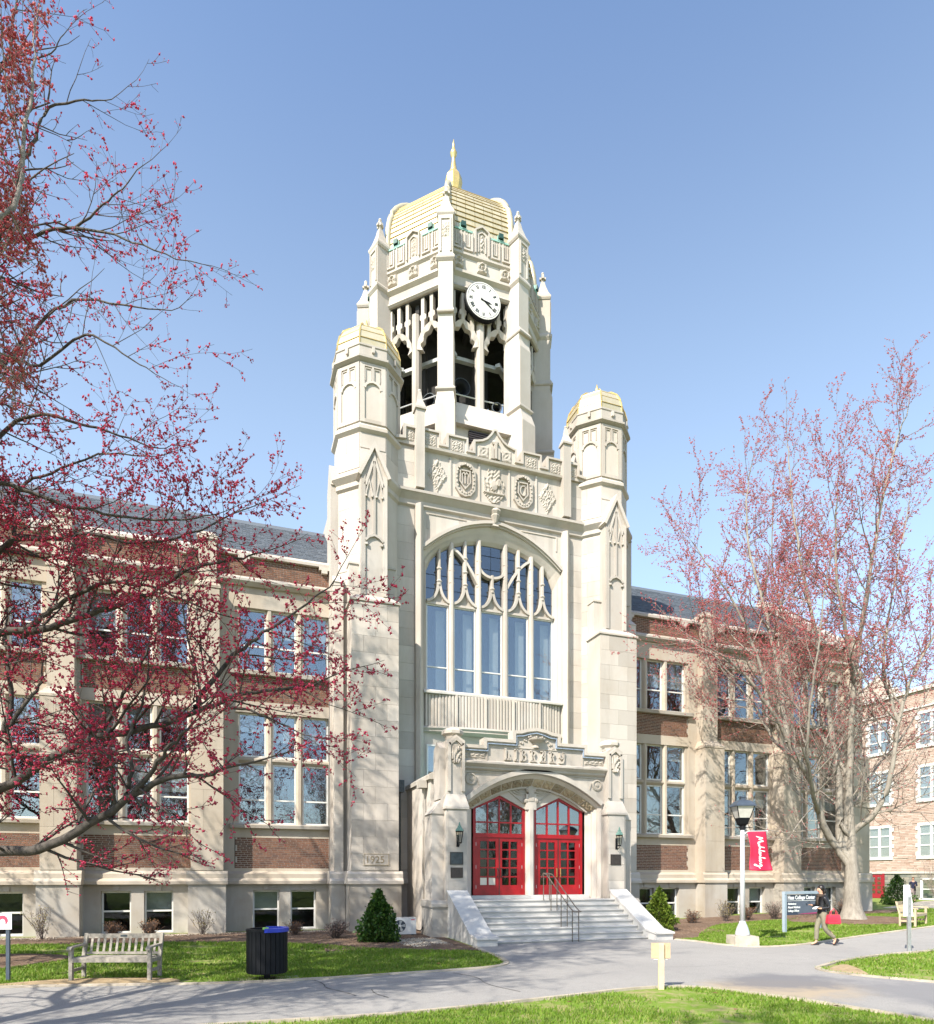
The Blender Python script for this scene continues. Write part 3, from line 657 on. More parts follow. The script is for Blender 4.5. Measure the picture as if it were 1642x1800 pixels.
for s in (-1, 1):
    for n_, me in tm.items(): put(n_, me, B, (X0+s*TC[0], TC[1], 0))
    cx = X0+s*5.09; bx = cx-.03
    # front buttress with gablet and blind tracery
    b_ = MB().prism([(bx-.5, 12.1), (bx+.5, 12.1), (bx+.5, 16.75), (bx, 17.75), (bx-.5, 16.75)], 24.3, 25.2)
    part('buttress', b_, 'lime', B)
    g = MB(); g.ribbon([(bx-.56, 16.62), (bx, 17.8), (bx+.56, 16.62)], .12, 24.18, 25.0)
    y0, y1 = 24.245, 24.3
    g.box(bx-.48, bx-.33, y0, y1, 12.3, 16.7).box(bx+.33, bx+.48, y0, y1, 12.3, 16.7)
    g.ribbon([(bx-.33, 16.3), (bx, 17.35), (bx+.33, 16.3)], .1, y0, y1); g.box(bx-.045, bx+.045, y0, y1, 14.55, 17.2)
    g.ribbon([(bx-.33, 14.28), (bx-.2, 14.42), (bx, 14.5), (bx+.2, 14.42), (bx+.33, 14.28)], .08, y0-.02, y1)
    for q in (-.19, .19):
        g.ribbon([(bx+q-.13, 15.95), (bx+q, 16.5), (bx+q+.13, 15.95)], .05, y0+.01, y1)
        for e in (-.12, .12): g.ball((bx+q+e*.9, y0, 15.9), .06, .05, .06, 5, 3); 
        g.ball((bx+q*1.5, y0, 14.15), .09, .06, .07, 5, 3)
    part('gablet', g, 'lime', B)
    l = MB().box(bx-.87, bx+.87, 24.1, 25.6, 2.2, 11.98)
    l.loft([[(bx-.93, 24.04, 11.98), (bx+.93, 24.04, 11.98), (bx+.93, 25.3, 11.98), (bx-.93, 25.3, 11.98)], [(bx-.93, 24.04, 12.05), (bx+.93, 24.04, 12.05), (bx+.93, 25.3, 12.05), (bx-.93, 25.3, 12.05)], [(bx-.6, 24.28, 12.28), (bx+.6, 24.28, 12.28), (bx+.6, 25.3, 12.28), (bx-.6, 25.3, 12.28)]])
    part('buttress_base', l, 'lime', B)
    for e in (-1, 1):                                  # stepped shoulders beside the buttress
        a, c_ = sorted((bx+e*.5, bx+e*.86)); top = 13.5
        part('buttress_shoulder', MB().box(a, c_, 24.62, 25.4, 12.0, top).prism([(24.58, top), (24.58, top+.07), (24.9, top+.2), (25.4, top+.2), (25.4, top)], a-.03, c_+.03, 'x'), 'lime', B)
    o_ = s                                             # outer side buttress
    a, c_ = sorted((cx+o_*1.1, cx+o_*1.45)); part('side_buttress', MB().box(a, c_, 25.4, 26.35, 2.2, 16.7).prism([(25.35, 16.7), (25.87, 17.7), (26.4, 16.7)], a, c_, 'x'), 'lime', B)
    a, c_ = sorted((cx+o_*1.05, cx+o_*1.38)); part('side_buttress', MB().box(a, c_, 24.95, 27.2, 2.2, 12.9).prism([(24.92, 12.9), (25.4, 13.3), (27.2, 13.3), (27.2, 12.9)], a-.02, c_+.02, 'x'), 'lime', B)
    # cornice ring round the turret at the gablet foot
    cr_ = MB().octo([(1.17, 16.38), (1.26, 16.46), (1.26, 16.62), (1.42, 16.8), (1.42, 16.92), (1.17, 17.08)], cx, 25.87); part('cornice', cr_, 'lime', B)
    pb = MB().box(bx-.95, bx+.95, 24.0, 25.5, -.4, 1.75).box(*sorted((cx+o_*1.0, cx+o_*1.5)), 24.85, 27, -.4, 1.75); part('tower_plinth', pb, 'plinth', B)
    for a, c_, yy in ((bx-1.02, bx+1.02, 0), (*sorted((cx+o_*.95, cx+o_*1.56)), .85)):
        part('tower_belt', MB().prism([(23.94+yy, 1.75), (23.94+yy, 1.86), (24.0+yy, 1.93), (24.04+yy, 1.96), (24.04+yy, 2.12), (24.12+yy, 2.22), (25.8, 2.22), (25.8, 1.75)], a, c_, 'x'), 'lime', B)
    a, c_ = sorted((X0+s*3.3, X0+s*4.25)); part('tower_belt', MB().prism([(25.15, 1.75), (25.15, 1.86), (25.22, 1.95), (25.22, 2.12), (25.3, 2.22), (25.5, 2.22), (25.5, 1.75)], a, c_, 'x'), 'lime', B)
    ashlar(bx-.87, bx+.87, 24.097, 2.25, 11.95, .6, 1.0)
    a, c_ = sorted((X0+s*3.34, X0+s*4.2)); ashlar(a, c_, 25.297, 2.3, 16.3, .66, 2)
    ashlar(a, c_, 25.297, 17.12, 18.6, .5, 2)
    for rz in (0, -math.pi/4, math.pi/4):
        ashlar(cx-.48, cx+.48, 25.87-1.173, 17.9 if rz == 0 else 17.15, 18.44, .6, 2, rz=rz, c=(cx, 25.87))
    ashlar(cx-.47, cx+.47, 25.87-1.173, 2.3 if s > 0 else 13.4, 16.3, .62, 2, rz=s*-math.pi/4*-1 if s < 0 else -math.pi/4, c=(cx, 25.87))
mbk = MB().box(4.55, 5.52, 24.06, 24.092, 2.42, 2.86); part('date_stone', mbk, 'lime', B)
put('date_numeral', text_mesh('1925', .36, 'soffit', .006), B, (4.62, 24.055, 2.52)).rotation_euler = (R(90), 0, 0)
db = MB().ribbon([(4.58, 2.44), (5.49, 2.44), (5.49, 2.84), (4.58, 2.84)], .02, 24.05, 24.06, True); part('date_border', db, 'soffit', B)
# ---- belfry (octagon, apothem 3.8 about BC) ---------------------------------
BC = (X0, 30.5, 0); A = 3.8
fm = {}
m = MB()                                               # face wall: base, sloped apron, lintel, frieze
m.box(-1.62, 1.62, -A-.02, -A+.5, 17.9, 21.0)
m.prism([(-A-.28, 20.9), (-A-.24, 21.05), (-A+.02, 21.95), (-A+.5, 21.95), (-A+.5, 20.9)], -1.6, 1.6, 'x')
m.box(-1.62, 1.62, -A, -A+.5, 26.75, 28.2)
m.box(-1.62, -1.42, -A+.04, -A+.5, 21.95, 26.75).box(1.42, 1.62, -A+.04, -A+.5, 21.95, 26.75)
fm['belfry_wall'] = (m, 'lime')
m = MB().prism([(-A, 26.75), (-A-.07, 26.82), (-A, 26.95)], -1.6, 1.6, 'x').prism([(-A, 27.25), (-A-.14, 27.36), (-A-.14, 27.46), (-A, 27.58)], -1.6, 1.6, 'x').prism([(-A, 28.1), (-A-.1, 28.18), (-A-.1, 28.26), (-A, 28.32)], -1.6, 1.6, 'x')
fm['belfry_string'] = (m, 'lime')
m = MB()
m.prism([(-.08, -A+.02), (.08, -A+.02), (.17, -A+.14), (.17, -A+.4), (-.17, -A+.4), (-.17, -A+.14)], 21.9, 26.1, 'z')
for s in (-1, 1):
    c = s*.8
    arch = [(c-.6, 24.55), (c-.58, 24.85), (c-.45, 25.15), (c-.22, 25.38), (c, 25.5), (c+.22, 25.38), (c+.45, 25.15), (c+.58, 24.85), (c+.6, 24.55)]
    n_ = 40; W_ = []
    for i in range(n_+1):                              # pointed arch band with a five-foiled inner edge
        t = i/n_; f = t*8; k = min(7, int(f)); px, pz = arch[k][0]+(arch[k+1][0]-arch[k][0])*(f-k), arch[k][1]+(arch[k+1][1]-arch[k][1])*(f-k)
        vx, vz = c-px, 24.55-pz-.15; l_ = math.hypot(vx, vz); off = .06+.11*(.5+.5*math.cos(10*math.pi*t))
        W_.append(((px-vx/l_*.08, pz-vz/l_*.08), (px+vx/l_*off, pz+vz/l_*off)))
    m.loft([[(o_[0], -A+.06, o_[1]), (i_[0], -A+.12, i_[1]), (i_[0], -A+.34, i_[1]), (o_[0], -A+.36, o_[1])] for o_, i_ in W_])
    for q in (0, .42, -.42):
        z0 = 25.5 if q == 0 else 25.22
        m.box(c+q-.075, c+q+.075, -A+.1, -A+.34, z0, 26.76)
        m.prism([(c+q-.15, 25.82), (c+q, 25.7), (c+q+.15, 25.82), (c+q+.15, 25.98), (c+q, 26.12), (c+q-.15, 25.98)], -A+.12, -A+.32)
fm['belfry_tracery'] = (m, 'lime')
m = MB()                                               # parapet with sunk key pattern and a carved centre merlon
half = [(1.42, 29.2), (.5, 29.2), (.3, 29.42), (.26, 29.5), (0, 29.62)]
ol = [(-a, z) for a, z in half]+[(a, z) for a, z in reversed(half[:-1])]
m.prism([(-1.55, 28.3)]+ol+[(1.55, 28.3)], -A-.02, -A+.3)
for c in (-1.12, -.62, .62, 1.12):
    m.ribbon([(c-.17, 29.14), (c-.17, 28.42), (c+.17, 28.42), (c+.17, 29.14)], .055, -A-.09, -A-.01); m.ribbon([(c-.06, 29.14), (c-.06, 28.58), (c+.06, 28.58), (c+.06, 29.14)], .035, -A-.06, -A-.01)
m.ribbon([(-.3, 28.42), (-.3, 29.4), (0, 29.58), (.3, 29.4), (.3, 28.42)], .06, -A-.1, -A-.01)
m.ribbon([(-.16, 28.5), (-.16, 29.25), (0, 29.36), (.16, 29.25), (.16, 28.5)], .04, -A-.07, -A-.01)
fm['belfry_parapet'] = (m, 'lime')
fm['copper_flashing'] = (MB().box(-1.42, -.42, -A-.06, -A+.34, 29.2, 29.27).box(.42, 1.42, -A-.06, -A+.34, 29.2, 29.27), 'copper')
fm['centre_carving'] = (relief(0, 28.9, .22, .75, -A-.02, foliate, 6, 18, .06), 'relief')
fm['railing'] = (MB().tube([(-1.45, -A+.3, 22.5), (1.45, -A+.3, 22.5)], .028, 6).tube([(-1.45, -A+.3, 22.12), (1.45, -A+.3, 22.12)], .028, 6), 'silver')
fm['belfry_beam'] = (MB().box(-1.6, 1.6, -A+.75, -A+.95, 24.35, 24.5), 'beam')
for n_, (mb_, mt_) in fm.items():
    me = mesh(n_, mb_, mt_)
    for k in range(8): put(n_, me, B, BC, k*math.pi/4)
ro = mesh('rosette', relief(0, 0, .46, .46, 0, rosette, 10, 10, .16), 'relief')
for k in range(8):
    for x in (-1.05, 0, 1.05):
        p = Matrix.Rotation(k*math.pi/4, 3, 'Z') @ Vector((x, -A-.01, 27.85)); put('rosette', ro, B, p+Vector(BC), k*math.pi/4)
pm = {}
Rc = A/math.cos(math.pi/8)
m = MB()                                               # corner pier, local -Y pointing outwards
m.prism([(-.3, -Rc-.32), (.3, -Rc-.32), (.3, -Rc+.45), (-.3, -Rc+.45)], 24.9, 29.2, 'z')
m.loft([[(-w, -Rc-d, z), (w, -Rc-d, z), (w, -Rc+.4, z), (-w, -Rc+.4, z)] for w, d, z in ((.3, .32, 24.9), (.325, .42, 24.55), (.325, .42, 21.9), (.4, .62, 21.3), (.4, .62, 17.8))])
pm['belfry_pier'] = (m, 'lime')
def prm(prof): return MB().loft([[(-w, -Rc-d, z), (w, -Rc-d, z), (w, -Rc+.4, z), (-w, -Rc+.4, z)] for w, d, z in prof])
pm['pier_string'] = (prm(((.31, .33, 27.3), (.38, .4, 27.4), (.38, .4, 27.48), (.31, .33, 27.6))), 'lime')
pm['pier_foot_mould'] = (prm(((.335, .43, 21.86), (.41, .51, 21.94), (.41, .51, 22.0), (.33, .425, 22.1))), 'lime')
pm['pier_offset'] = (prm(((.33, .43, 25.15), (.355, .45, 25.2), (.31, .34, 25.4))), 'lime')
pm['pier_panel'] = (MB().ribbon([(-.21, 27.7), (-.21, 29.06), (.21, 29.06), (.21, 27.7)], .07, -Rc-.36, -Rc-.3), 'lime')
yc = -Rc+.02
m = MB().frus(0, yc, .66, .66, 29.2, .74, .74, 29.28).frus(0, yc, .74, .74, 29.28, .74, .74, 29.36).loft([[(sx*w, yc+sy*w, z) for sx, sy in ((-1, -1), (1, -1), (1, 1), (-1, 1))] for w, z in ((.36, 29.36), (.25, 29.6), (.14, 29.95), (.09, 30.2))])
m.box(-.055, .055, yc-.055, yc+.055, 30.2, 30.62).box(-.15, .15, yc-.06, yc+.06, 30.36, 30.46).box(-.06, .06, yc-.15, yc+.15, 30.365, 30.455).ball((0, yc, 30.66), .075, n=6, m=4)
pm['pinnacle'] = (m, 'lime')
pm['pier_carving'] = (relief(0, 28.6, .32, .6, -Rc-.322, foliate, 8, 12, .05), 'relief')
for n_, (mb_, mt_) in pm.items():
    if n_ != 'pier_carving': mb_.v = [(x, y-.15 if y < -Rc+.3 or n_ == 'pinnacle' else y, z) for x, y, z in mb_.v]
    else: mb_.v = [(x, y-.15, z) for x, y, z in mb_.v]
    me = mesh(n_, mb_, mt_)
    for k in range(8): put(n_, me, B, BC, math.pi/8+k*math.pi/4)
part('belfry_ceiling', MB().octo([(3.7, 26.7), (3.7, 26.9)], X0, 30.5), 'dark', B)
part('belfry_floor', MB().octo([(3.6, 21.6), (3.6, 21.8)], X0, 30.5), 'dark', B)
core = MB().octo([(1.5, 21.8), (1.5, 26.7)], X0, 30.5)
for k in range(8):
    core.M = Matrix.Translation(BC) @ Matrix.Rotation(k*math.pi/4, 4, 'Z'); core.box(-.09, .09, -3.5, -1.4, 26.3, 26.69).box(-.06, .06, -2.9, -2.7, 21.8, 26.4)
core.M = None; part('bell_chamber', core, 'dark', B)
v = MB()
for i in range(6): v.box(X0-.62, X0+.62, 26.55, 26.7, 20.3+.09*i, 20.35+.09*i)
part('louvre_vent', v, 'bronze', B)
# dome
dprof = [(3.48, 28.9), (3.51, 29.6), (3.52, 30.1), (3.49, 30.55), (3.41, 30.98), (3.27, 31.37), (3.08, 31.7), (2.85, 31.97), (2.58, 32.19), (2.26, 32.37), (1.88, 32.52), (1.4, 32.75), (.9, 33.0), (.5, 33.3)]
dprof = [((a[0]*(1-q)+b[0]*q), (a[1]*(1-q)+b[1]*q)) for a, b in zip(dprof[:-1], dprof[1:]) for q in (0, .5)]+[dprof[-1]]
for i in range(len(dprof)-1):
    (r0, z0), (r1, z1) = dprof[i], dprof[i+1]; t8 = math.tan(math.pi/8)
    c = MB(); np_ = max(2, int(round(r0*2*t8/.42)))
    for j in range(np_):                               # gilded plates of one lapped course
        f0, f1 = -1+2*j/np_+.004, -1+2*(j+1)/np_-.004
        lo, dz = r0+.024, 0
        c.add([(f0*lo*t8, -lo, z0-.03), (f1*lo*t8, -lo, z0-.03), (f1*r1*t8, -r1-.004, z1), (f0*r1*t8, -r1-.004, z1), (f0*r0*t8, -r0+.02, z0-.03), (f1*r0*t8, -r0+.02, z0-.03)], [(0, 1, 2, 3), (4, 5, 1, 0)])
    if i: part('course_shadow_lip', MB().octo([(r0+.01, z0-.036), (r0+.036, z0-.036), (r0+.036, z0-.02), (r0+.01, z0-.02), (r0+.01, z0-.036)], X0, 30.5), 'gilt_shade', B)  # thin strip coloured dark to draw the shadow line below each course
    me = mesh('dome_course', c, 'domegold')
    for k in range(8): put('dome_course', me, B, BC, k*math.pi/4)
part('dome_core', MB().octo([(r-.02, z) for r, z in dprof], X0, 30.5), 'gold', B)
m = MB(); m.tube([(0, -r*k8-.02, z+.02) for r, z in dprof], [.14]*20+[.13, .12, .12, .11, .11, .1, .1], 8)
me = mesh('dome_rib', m, 'domegold', True)
for k in range(8): put('dome_rib', me, B, BC, math.pi/8+k*math.pi/4)
fi = MB().octo([(.5, 33.05), (.46, 33.3), (.32, 33.6), (.27, 34.7), (.35, 34.95), (.39, 35.2), (.36, 35.45), (.2, 35.72)], X0, 30.5)
part('finial_base', fi, 'gold', B)
part('finial', MB().lathe([(.2, 35.65), (.16, 35.85), (.11, 36.15), (.08, 36.42), (.15, 36.55), (.17, 36.66), (.1, 36.8), (.06, 36.92), (.07, 37.0), (.04, 37.15), (.01, 37.32)], 10, X0, 30.5), 'gold', B, True)
# ---- things on the tower -----------------------------------------------------
clk = thing('tower_clock', 'round white clock with black Roman numerals high on the belfry', 'clock', (X0, 26.68, 26.33))
m = MB(Matrix.Rotation(R(90), 4, 'X')); m.lathe([(.80, 0), (.80, .16), (.74, .2)], 40); part('clock_case', m, 'iron', clk)
m = MB(Matrix.Rotation(R(90), 4, 'X')); m.lathe([(.765, .195), (.765, .215)], 40); part('dial', m, 'white', clk)
def ringm(r0, r1, y):
    q = MB(); n = 48
    q.loft([[(r*math.sin(2*math.pi*i/n), y, r*math.cos(2*math.pi*i/n)) for i in range(n)] for r in (r0, r1)], False); return q
part('minute_ring', ringm(.70, .715, -.219), 'iron', clk)
NUM = ['XII', 'I', 'II', 'III', 'IIII', 'V', 'VI', 'VII', 'VIII', 'IX', 'X', 'XI']
for i, s_ in enumerate(NUM):
    q = MB(); x = 0.; wd = {'I': .045, 'V': .075, 'X': .085}; tot = sum(wd[c] for c in s_); x = -tot/2
    for c in s_:
        w_ = wd[c]; a, b = x+.006, x+w_-.006; h0, h1 = -.075, .075
        if c == 'I': q.box((a+b)/2-.012, (a+b)/2+.012, -.223, -.218, h0, h1)
        if c == 'V': q.ribbon([(a, h1), ((a+b)/2, h0)], .02, -.223, -.218); q.ribbon([(b, h1), ((a+b)/2, h0)], .012, -.224, -.219)
        if c == 'X': q.ribbon([(a, h1), (b, h0)], .02, -.223, -.218); q.ribbon([(b, h1), (a, h0)], .012, -.224, -.219)
        x += w_
    o = part('numeral', q, 'iron', clk); an = 2*math.pi*i/12
    o.rotation_euler = (0, an, 0); o.location = (.57*math.sin(an), 0, .57*math.cos(an))
def hand(n_, an, L, w_):
    q = MB().prism([(-w_*.5, -.14), (w_*.5, -.14), (w_, L*.6), (w_*.35, L*.72), (0, L), (-w_*.35, L*.72), (-w_, L*.6)], -.235, -.228)
    o = part(n_, q, 'iron', clk); o.rotation_euler = (0, R(an), 0)
hand('hour_hand', 101, .42, .035); hand('minute_hand', 124, .62, .028)
fl_m = {'body': mesh('lamp_body', MB().box(-.1, .1, -.08, .12, .06, .25).box(-.12, .12, -.11, -.08, .04, .27), 'darkgreen'), 'yoke': mesh('yoke', MB().box(-.14, -.12, -.03, .05, 0, .2).box(.12, .14, -.03, .05, 0, .2).box(-.14, .14, -.03, .05, -.02, .02), 'copper')}
FL = [(7, -.85), (7, .85), (0, -.85), (0, .85), (1, -.6), (1, .9), (6, .2), (6, -1.0)]
flab = ['green floodlight on the left-hand belfry parapet, nearer its outer pinnacle', 'green floodlight on the left-hand belfry parapet, nearer the corner pier', 'green floodlight above the clock, left of the carved merlon', 'green floodlight above the clock, right of the carved merlon', 'green floodlight on the right flank parapet beside the near pinnacle', 'green floodlight on the right flank parapet beside the far pinnacle', 'upper green floodlight sticking out at the belfry left edge', 'lower green floodlight sticking out at the belfry left edge']
for (k, x), lb in zip(FL, flab):
    p = Matrix.Rotation(k*math.pi/4, 3, 'Z') @ Vector((x, -A-.02, 29.275))+Vector(BC)
    t_ = thing('floodlight', lb, 'floodlight', p, k*math.pi/4+math.pi, 'floodlights on the belfry parapet')
    put('lamp_body', fl_m['body'], t_); put('yoke', fl_m['yoke'], t_)
def horn(loc, rz, r, lb):
    t_ = thing('horn_loudspeaker', lb, 'loudspeaker', loc, rz, 'loudspeakers in the belfry')
    m = MB(Matrix.Rotation(R(90), 4, 'X')); m.lathe([(.07, -.5), (.09, -.2), (r*.55, .1), (r, .3), (r*.97, .31), (r*.5, .1), (.05, -.1), (.001, -.1)], 18); part('horn', m, 'iron', t_, True)
    m = MB(Matrix.Rotation(R(90), 4, 'X')); m.lathe([(r-.01, .29), (r+.02, .3), (r+.02, .33), (r-.01, .33), (r-.01, .29)], 18); part('rim', m, 'bluebronze', t_, True)
    part('bracket', MB().box(-.03, .03, .2, .26, -r-.55, -.05), 'iron', t_)
horn((9.42, 27.55, 23.05), 0, .36, 'large round horn loudspeaker behind the left light under the clock')
horn((11.0, 27.25, 22.32), R(-15), .2, 'small square-mouthed loudspeaker at the right light under the clock')
horn((8.3, 28.0, 22.5), R(-45), .3, 'grey horn loudspeaker low in the left-hand belfry opening')
# ---- entrance porch ---------------------------------------------------------
YP, YG, YD = 21.0, 21.35, 21.9
def zpa(x): d = abs(x-X0)/2.6; return 4.55+1.05*(1-d**2.0)*.93+.07*(1-d)
px_ = [X0-2.6+5.2*i/28 for i in range(29)]
m = MB().spandrel(px_, zpa, 5.7, YG, 22.2)
for s in (-1, 1):
    a, b = sorted((X0+s*2.6, X0+s*2.75)); m.box(a, b, YG, 22.2, 1.2, 5.7)
part('porch_front', m, 'lime', B)
def zpi(x): d = abs(x-X0)/2.24; return 4.36+.8*(1-d**2.0)                # inner arch at the doors
n = 12                                                   # splayed soffit: carved voussoirs between plain fillets
def sof(t, f): return (X0+(-2.6+5.2*t)*(1-f)+(-2.24+4.48*t)*f, YG+.02+(YD-.1-YG-.02)*f, zpa(X0-2.6+5.2*t)*(1-f)+zpi(X0-2.24+4.48*t)*f)
sf = MB(); sf.loft([[sof(t/28, f) for t in range(29)] for f in (0, .25, 1)], False, False); part('soffit', sf, 'lime', B)
for i in range(n):
    q = MB()
    for u in range(7):
        for v_ in range(6):
            e = u in (0, 6) or v_ in (0, 5); x, y, z = sof((i+.03+.94*u/6)/n, .3+.55*v_/5); hgt = .004 if e else .03+.035*math.sin(u*2.1+i*1.7)*math.cos(v_*2.3+i)
            q.v.append((x, y-hgt*.6, z-hgt))
    for u in range(6):
        for v_ in range(5): q.f.append((u*6+v_, u*6+v_+1, u*6+v_+7, u*6+v_+6))
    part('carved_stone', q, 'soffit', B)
am = MB()
am.ribbon([(x, zpa(x)+.1) for x in px_], .16, YG-.1, YG+.05); am.ribbon([(x, zpa(x)+.02) for x in px_], .06, YG-.04, YG+.1)
am.ribbon([(x, zpi(x)+.03) for x in [X0-2.24+4.48*i/28 for i in range(29)]], .07, YD-.16, YD-.05)
part('arch_mould', am, 'lime', B)
for s in (-1, 1):                                       # splayed jambs
    j = MB(); xs_ = [2.6, 2.5, 2.5, 2.38, 2.38, 2.22]; ys_ = [YG, YG+.1, YG+.16, YG+.28, YG+.36, YD-.02]
    j.loft([[(X0+s*x, y, 1.2), (X0+s*x, y, 4.62)] for x, y in zip(xs_, ys_)], False, False); part('jamb', j, 'lime', B)
# tympanum and door openings
DO = [(X0-2.14, X0-.17), (X0+.17, X0+2.14)]
def zdoor(x):
    for a, b in DO:
        if a <= x <= b: c = (a+b)/2; return 4.88-.47*abs(x-c)/((b-a)/2)
    return 4.41
ty = MB(); tx = [X0-2.3, DO[0][0], (DO[0][0]+DO[0][1])/2, DO[0][1], DO[1][0], (DO[1][0]+DO[1][1])/2, DO[1][1], X0+2.3]
for a, b in zip(tx[:-1], tx[1:]):
    za, zb = (zdoor(a+.001), zdoor(b-.001))
    ty.add([(a, YD-.06, za), (b, YD-.06, zb), (b, YD-.06, 5.7), (a, YD-.06, 5.7), (a, YD+.2, za), (b, YD+.2, zb)], [(0, 1, 2, 3), (0, 4, 5, 1)])
part('tympanum', ty, 'lime', B)
part('door_mullion', MB().prism([(X0-.06, YD-.2), (X0+.06, YD-.2), (X0+.165, YD-.06), (X0+.165, YD+.1), (X0-.165, YD+.1), (X0-.165, YD-.06)], 1.24, 4.45, 'z').box(X0-.2, X0+.2, YD-.18, YD-.06, 4.4, 4.95), 'lime', B)
tc = MB()
for s in (-1, 1):
    tc.ribbon([(X0+s*.25, 4.62), (X0+s*.9, 5.1), (X0+s*.4, 5.32), (X0+s*.12, 5.36)], .04, YD-.1, YD-.05)
    for r_ in (.16, .26, .36): tc.ribbon(arc(X0+s*.38, 5.2, r_, r_*.75, 200 if s < 0 else -20, 340 if s < 0 else -160, 8), .035, YD-.1, YD-.05)
    tc.ball((X0+s*.2, YD-.14, 4.72), .1, .08, .1, 6, 4); tc.ball((X0+s*.12, YD-.14, 5.12), .09, .08, .12, 6, 4)
tc.box(X0-.11, X0+.11, YD-.2, YD-.05, 4.7, 5.3)
part('tympanum_relief', tc, 'relief', B)
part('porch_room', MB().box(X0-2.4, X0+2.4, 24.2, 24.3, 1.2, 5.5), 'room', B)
part('fanlight_lamp', MB().lathe([(.05, 4.6), (.28, 4.45), (.34, 4.25), (.2, 4.1), (.03, 4.0)], 10, X0-.85, 22.9), 'brass', B)
for (a, b) in DO:
    c = (a+b)/2; fr = MB(); y0, y1 = YD, YD+.1
    head = [(a+.05, 1.36), (a+.05, 4.42), (c, 4.83), (b-.05, 4.42), (b-.05, 1.36)]
    fr.ribbon(head, .1, y0, y1); fr.box(a, b, y0-.01, y1, 3.4, 3.54).box(a, b, y0+.002, y1, 3.9, 3.95)
    fx = [a+.1+(b-a-.2)*k/4 for k in range(5)]
    zt = lambda x: 4.42+(4.83-4.42)*(1-abs(x-c)/(b-c-.05))
    for x in fx[1:-1]: fr.box(x-.025, x+.025, y0+.004, y1, 3.54, zt(x))
    df = part('door_frame', fr, 'red', B)
    for k in range(4):
        xa, xb = fx[k]+(.025 if k else 0), fx[k+1]-(.025 if k < 3 else 0)
        put('pane', cbox('pane', xb-xa, .01, .36, 'glass'), df, ((xa+xb)/2, y0+.05, 3.72))
        part('pane', MB().prism([(xa, 3.95), (xb, 3.95), (xb, zt(xb)-.03), (xa, zt(xa)-.03)], y0+.045, y0+.055), 'glass', df)
    for s in (-1, 1):
        x0_, x1_ = (a+.1, c-.004) if s < 0 else (c+.004, b-.1); W = x1_-x0_
        px2 = [x0_+W/2-.31, x0_+W/2-.05, x0_+W/2+.05, x0_+W/2+.31] if False else None
        lf = MB(); m0 = x0_+(.17 if s < 0 else .11); pw, gp = .265, .055
        cols = [(m0, m0+pw), (m0+pw+gp, m0+2*pw+gp)]; rows = [1.72+.318*i for i in range(5)]
        yl = YD+.025
        lf.box(x0_, x1_, yl, yl+.06, 1.37, rows[0]).box(x0_, x1_, yl, yl+.06, rows[4]+.27, 3.4)
        lf.box(x0_, cols[0][0], yl, yl+.06, rows[0], rows[4]+.27).box(cols[0][1], cols[1][0], yl, yl+.06, rows[0], rows[4]+.27).box(cols[1][1], x1_, yl, yl+.06, rows[0], rows[4]+.27)
        for i in range(4):
            for ca, cb in cols: lf.box(ca, cb, yl, yl+.06, rows[i]+.27, rows[i+1])
        d = part('door', lf, 'red', B)
        for i in range(5):
            for ca, cb in cols: put('pane', cbox('pane', pw, .01, .27, 'glass_low'), d, ((ca+cb)/2, yl+.035, rows[i]+.135))
            if i == 0 and s < 0 and a < X0-1:
                for ca, cb in cols: put('notice', cbox('notice', pw-.02, .004, .25, 'cream'), d, ((ca+cb)/2, yl+.022, rows[i]+.135))
        hx = x1_-.07 if s < 0 else x0_+.07
        h = MB().tube([(hx, yl-.06, 2.0), (hx, yl-.07, 2.12), (hx, yl-.06, 2.32)], .016, 6).box(hx-.02, hx+.02, yl-.05, yl, 2.0, 2.03).box(hx-.02, hx+.02, yl-.05, yl, 2.29, 2.32); part('handle', h, 'brass' if a > X0-1 else 'bronze', d)
        ex = x0_ if s < 0 else x1_
        for z in (1.6, 2.3, 3.1): part('hinge', MB().box(ex-.02, ex+.02, yl-.012, yl+.01, z, z+.12), 'steel', d)
    part('door_stop', MB().box(c-.012, c+.012, YD+.01, YD+.026, 1.37, 3.39), 'bronze', df)
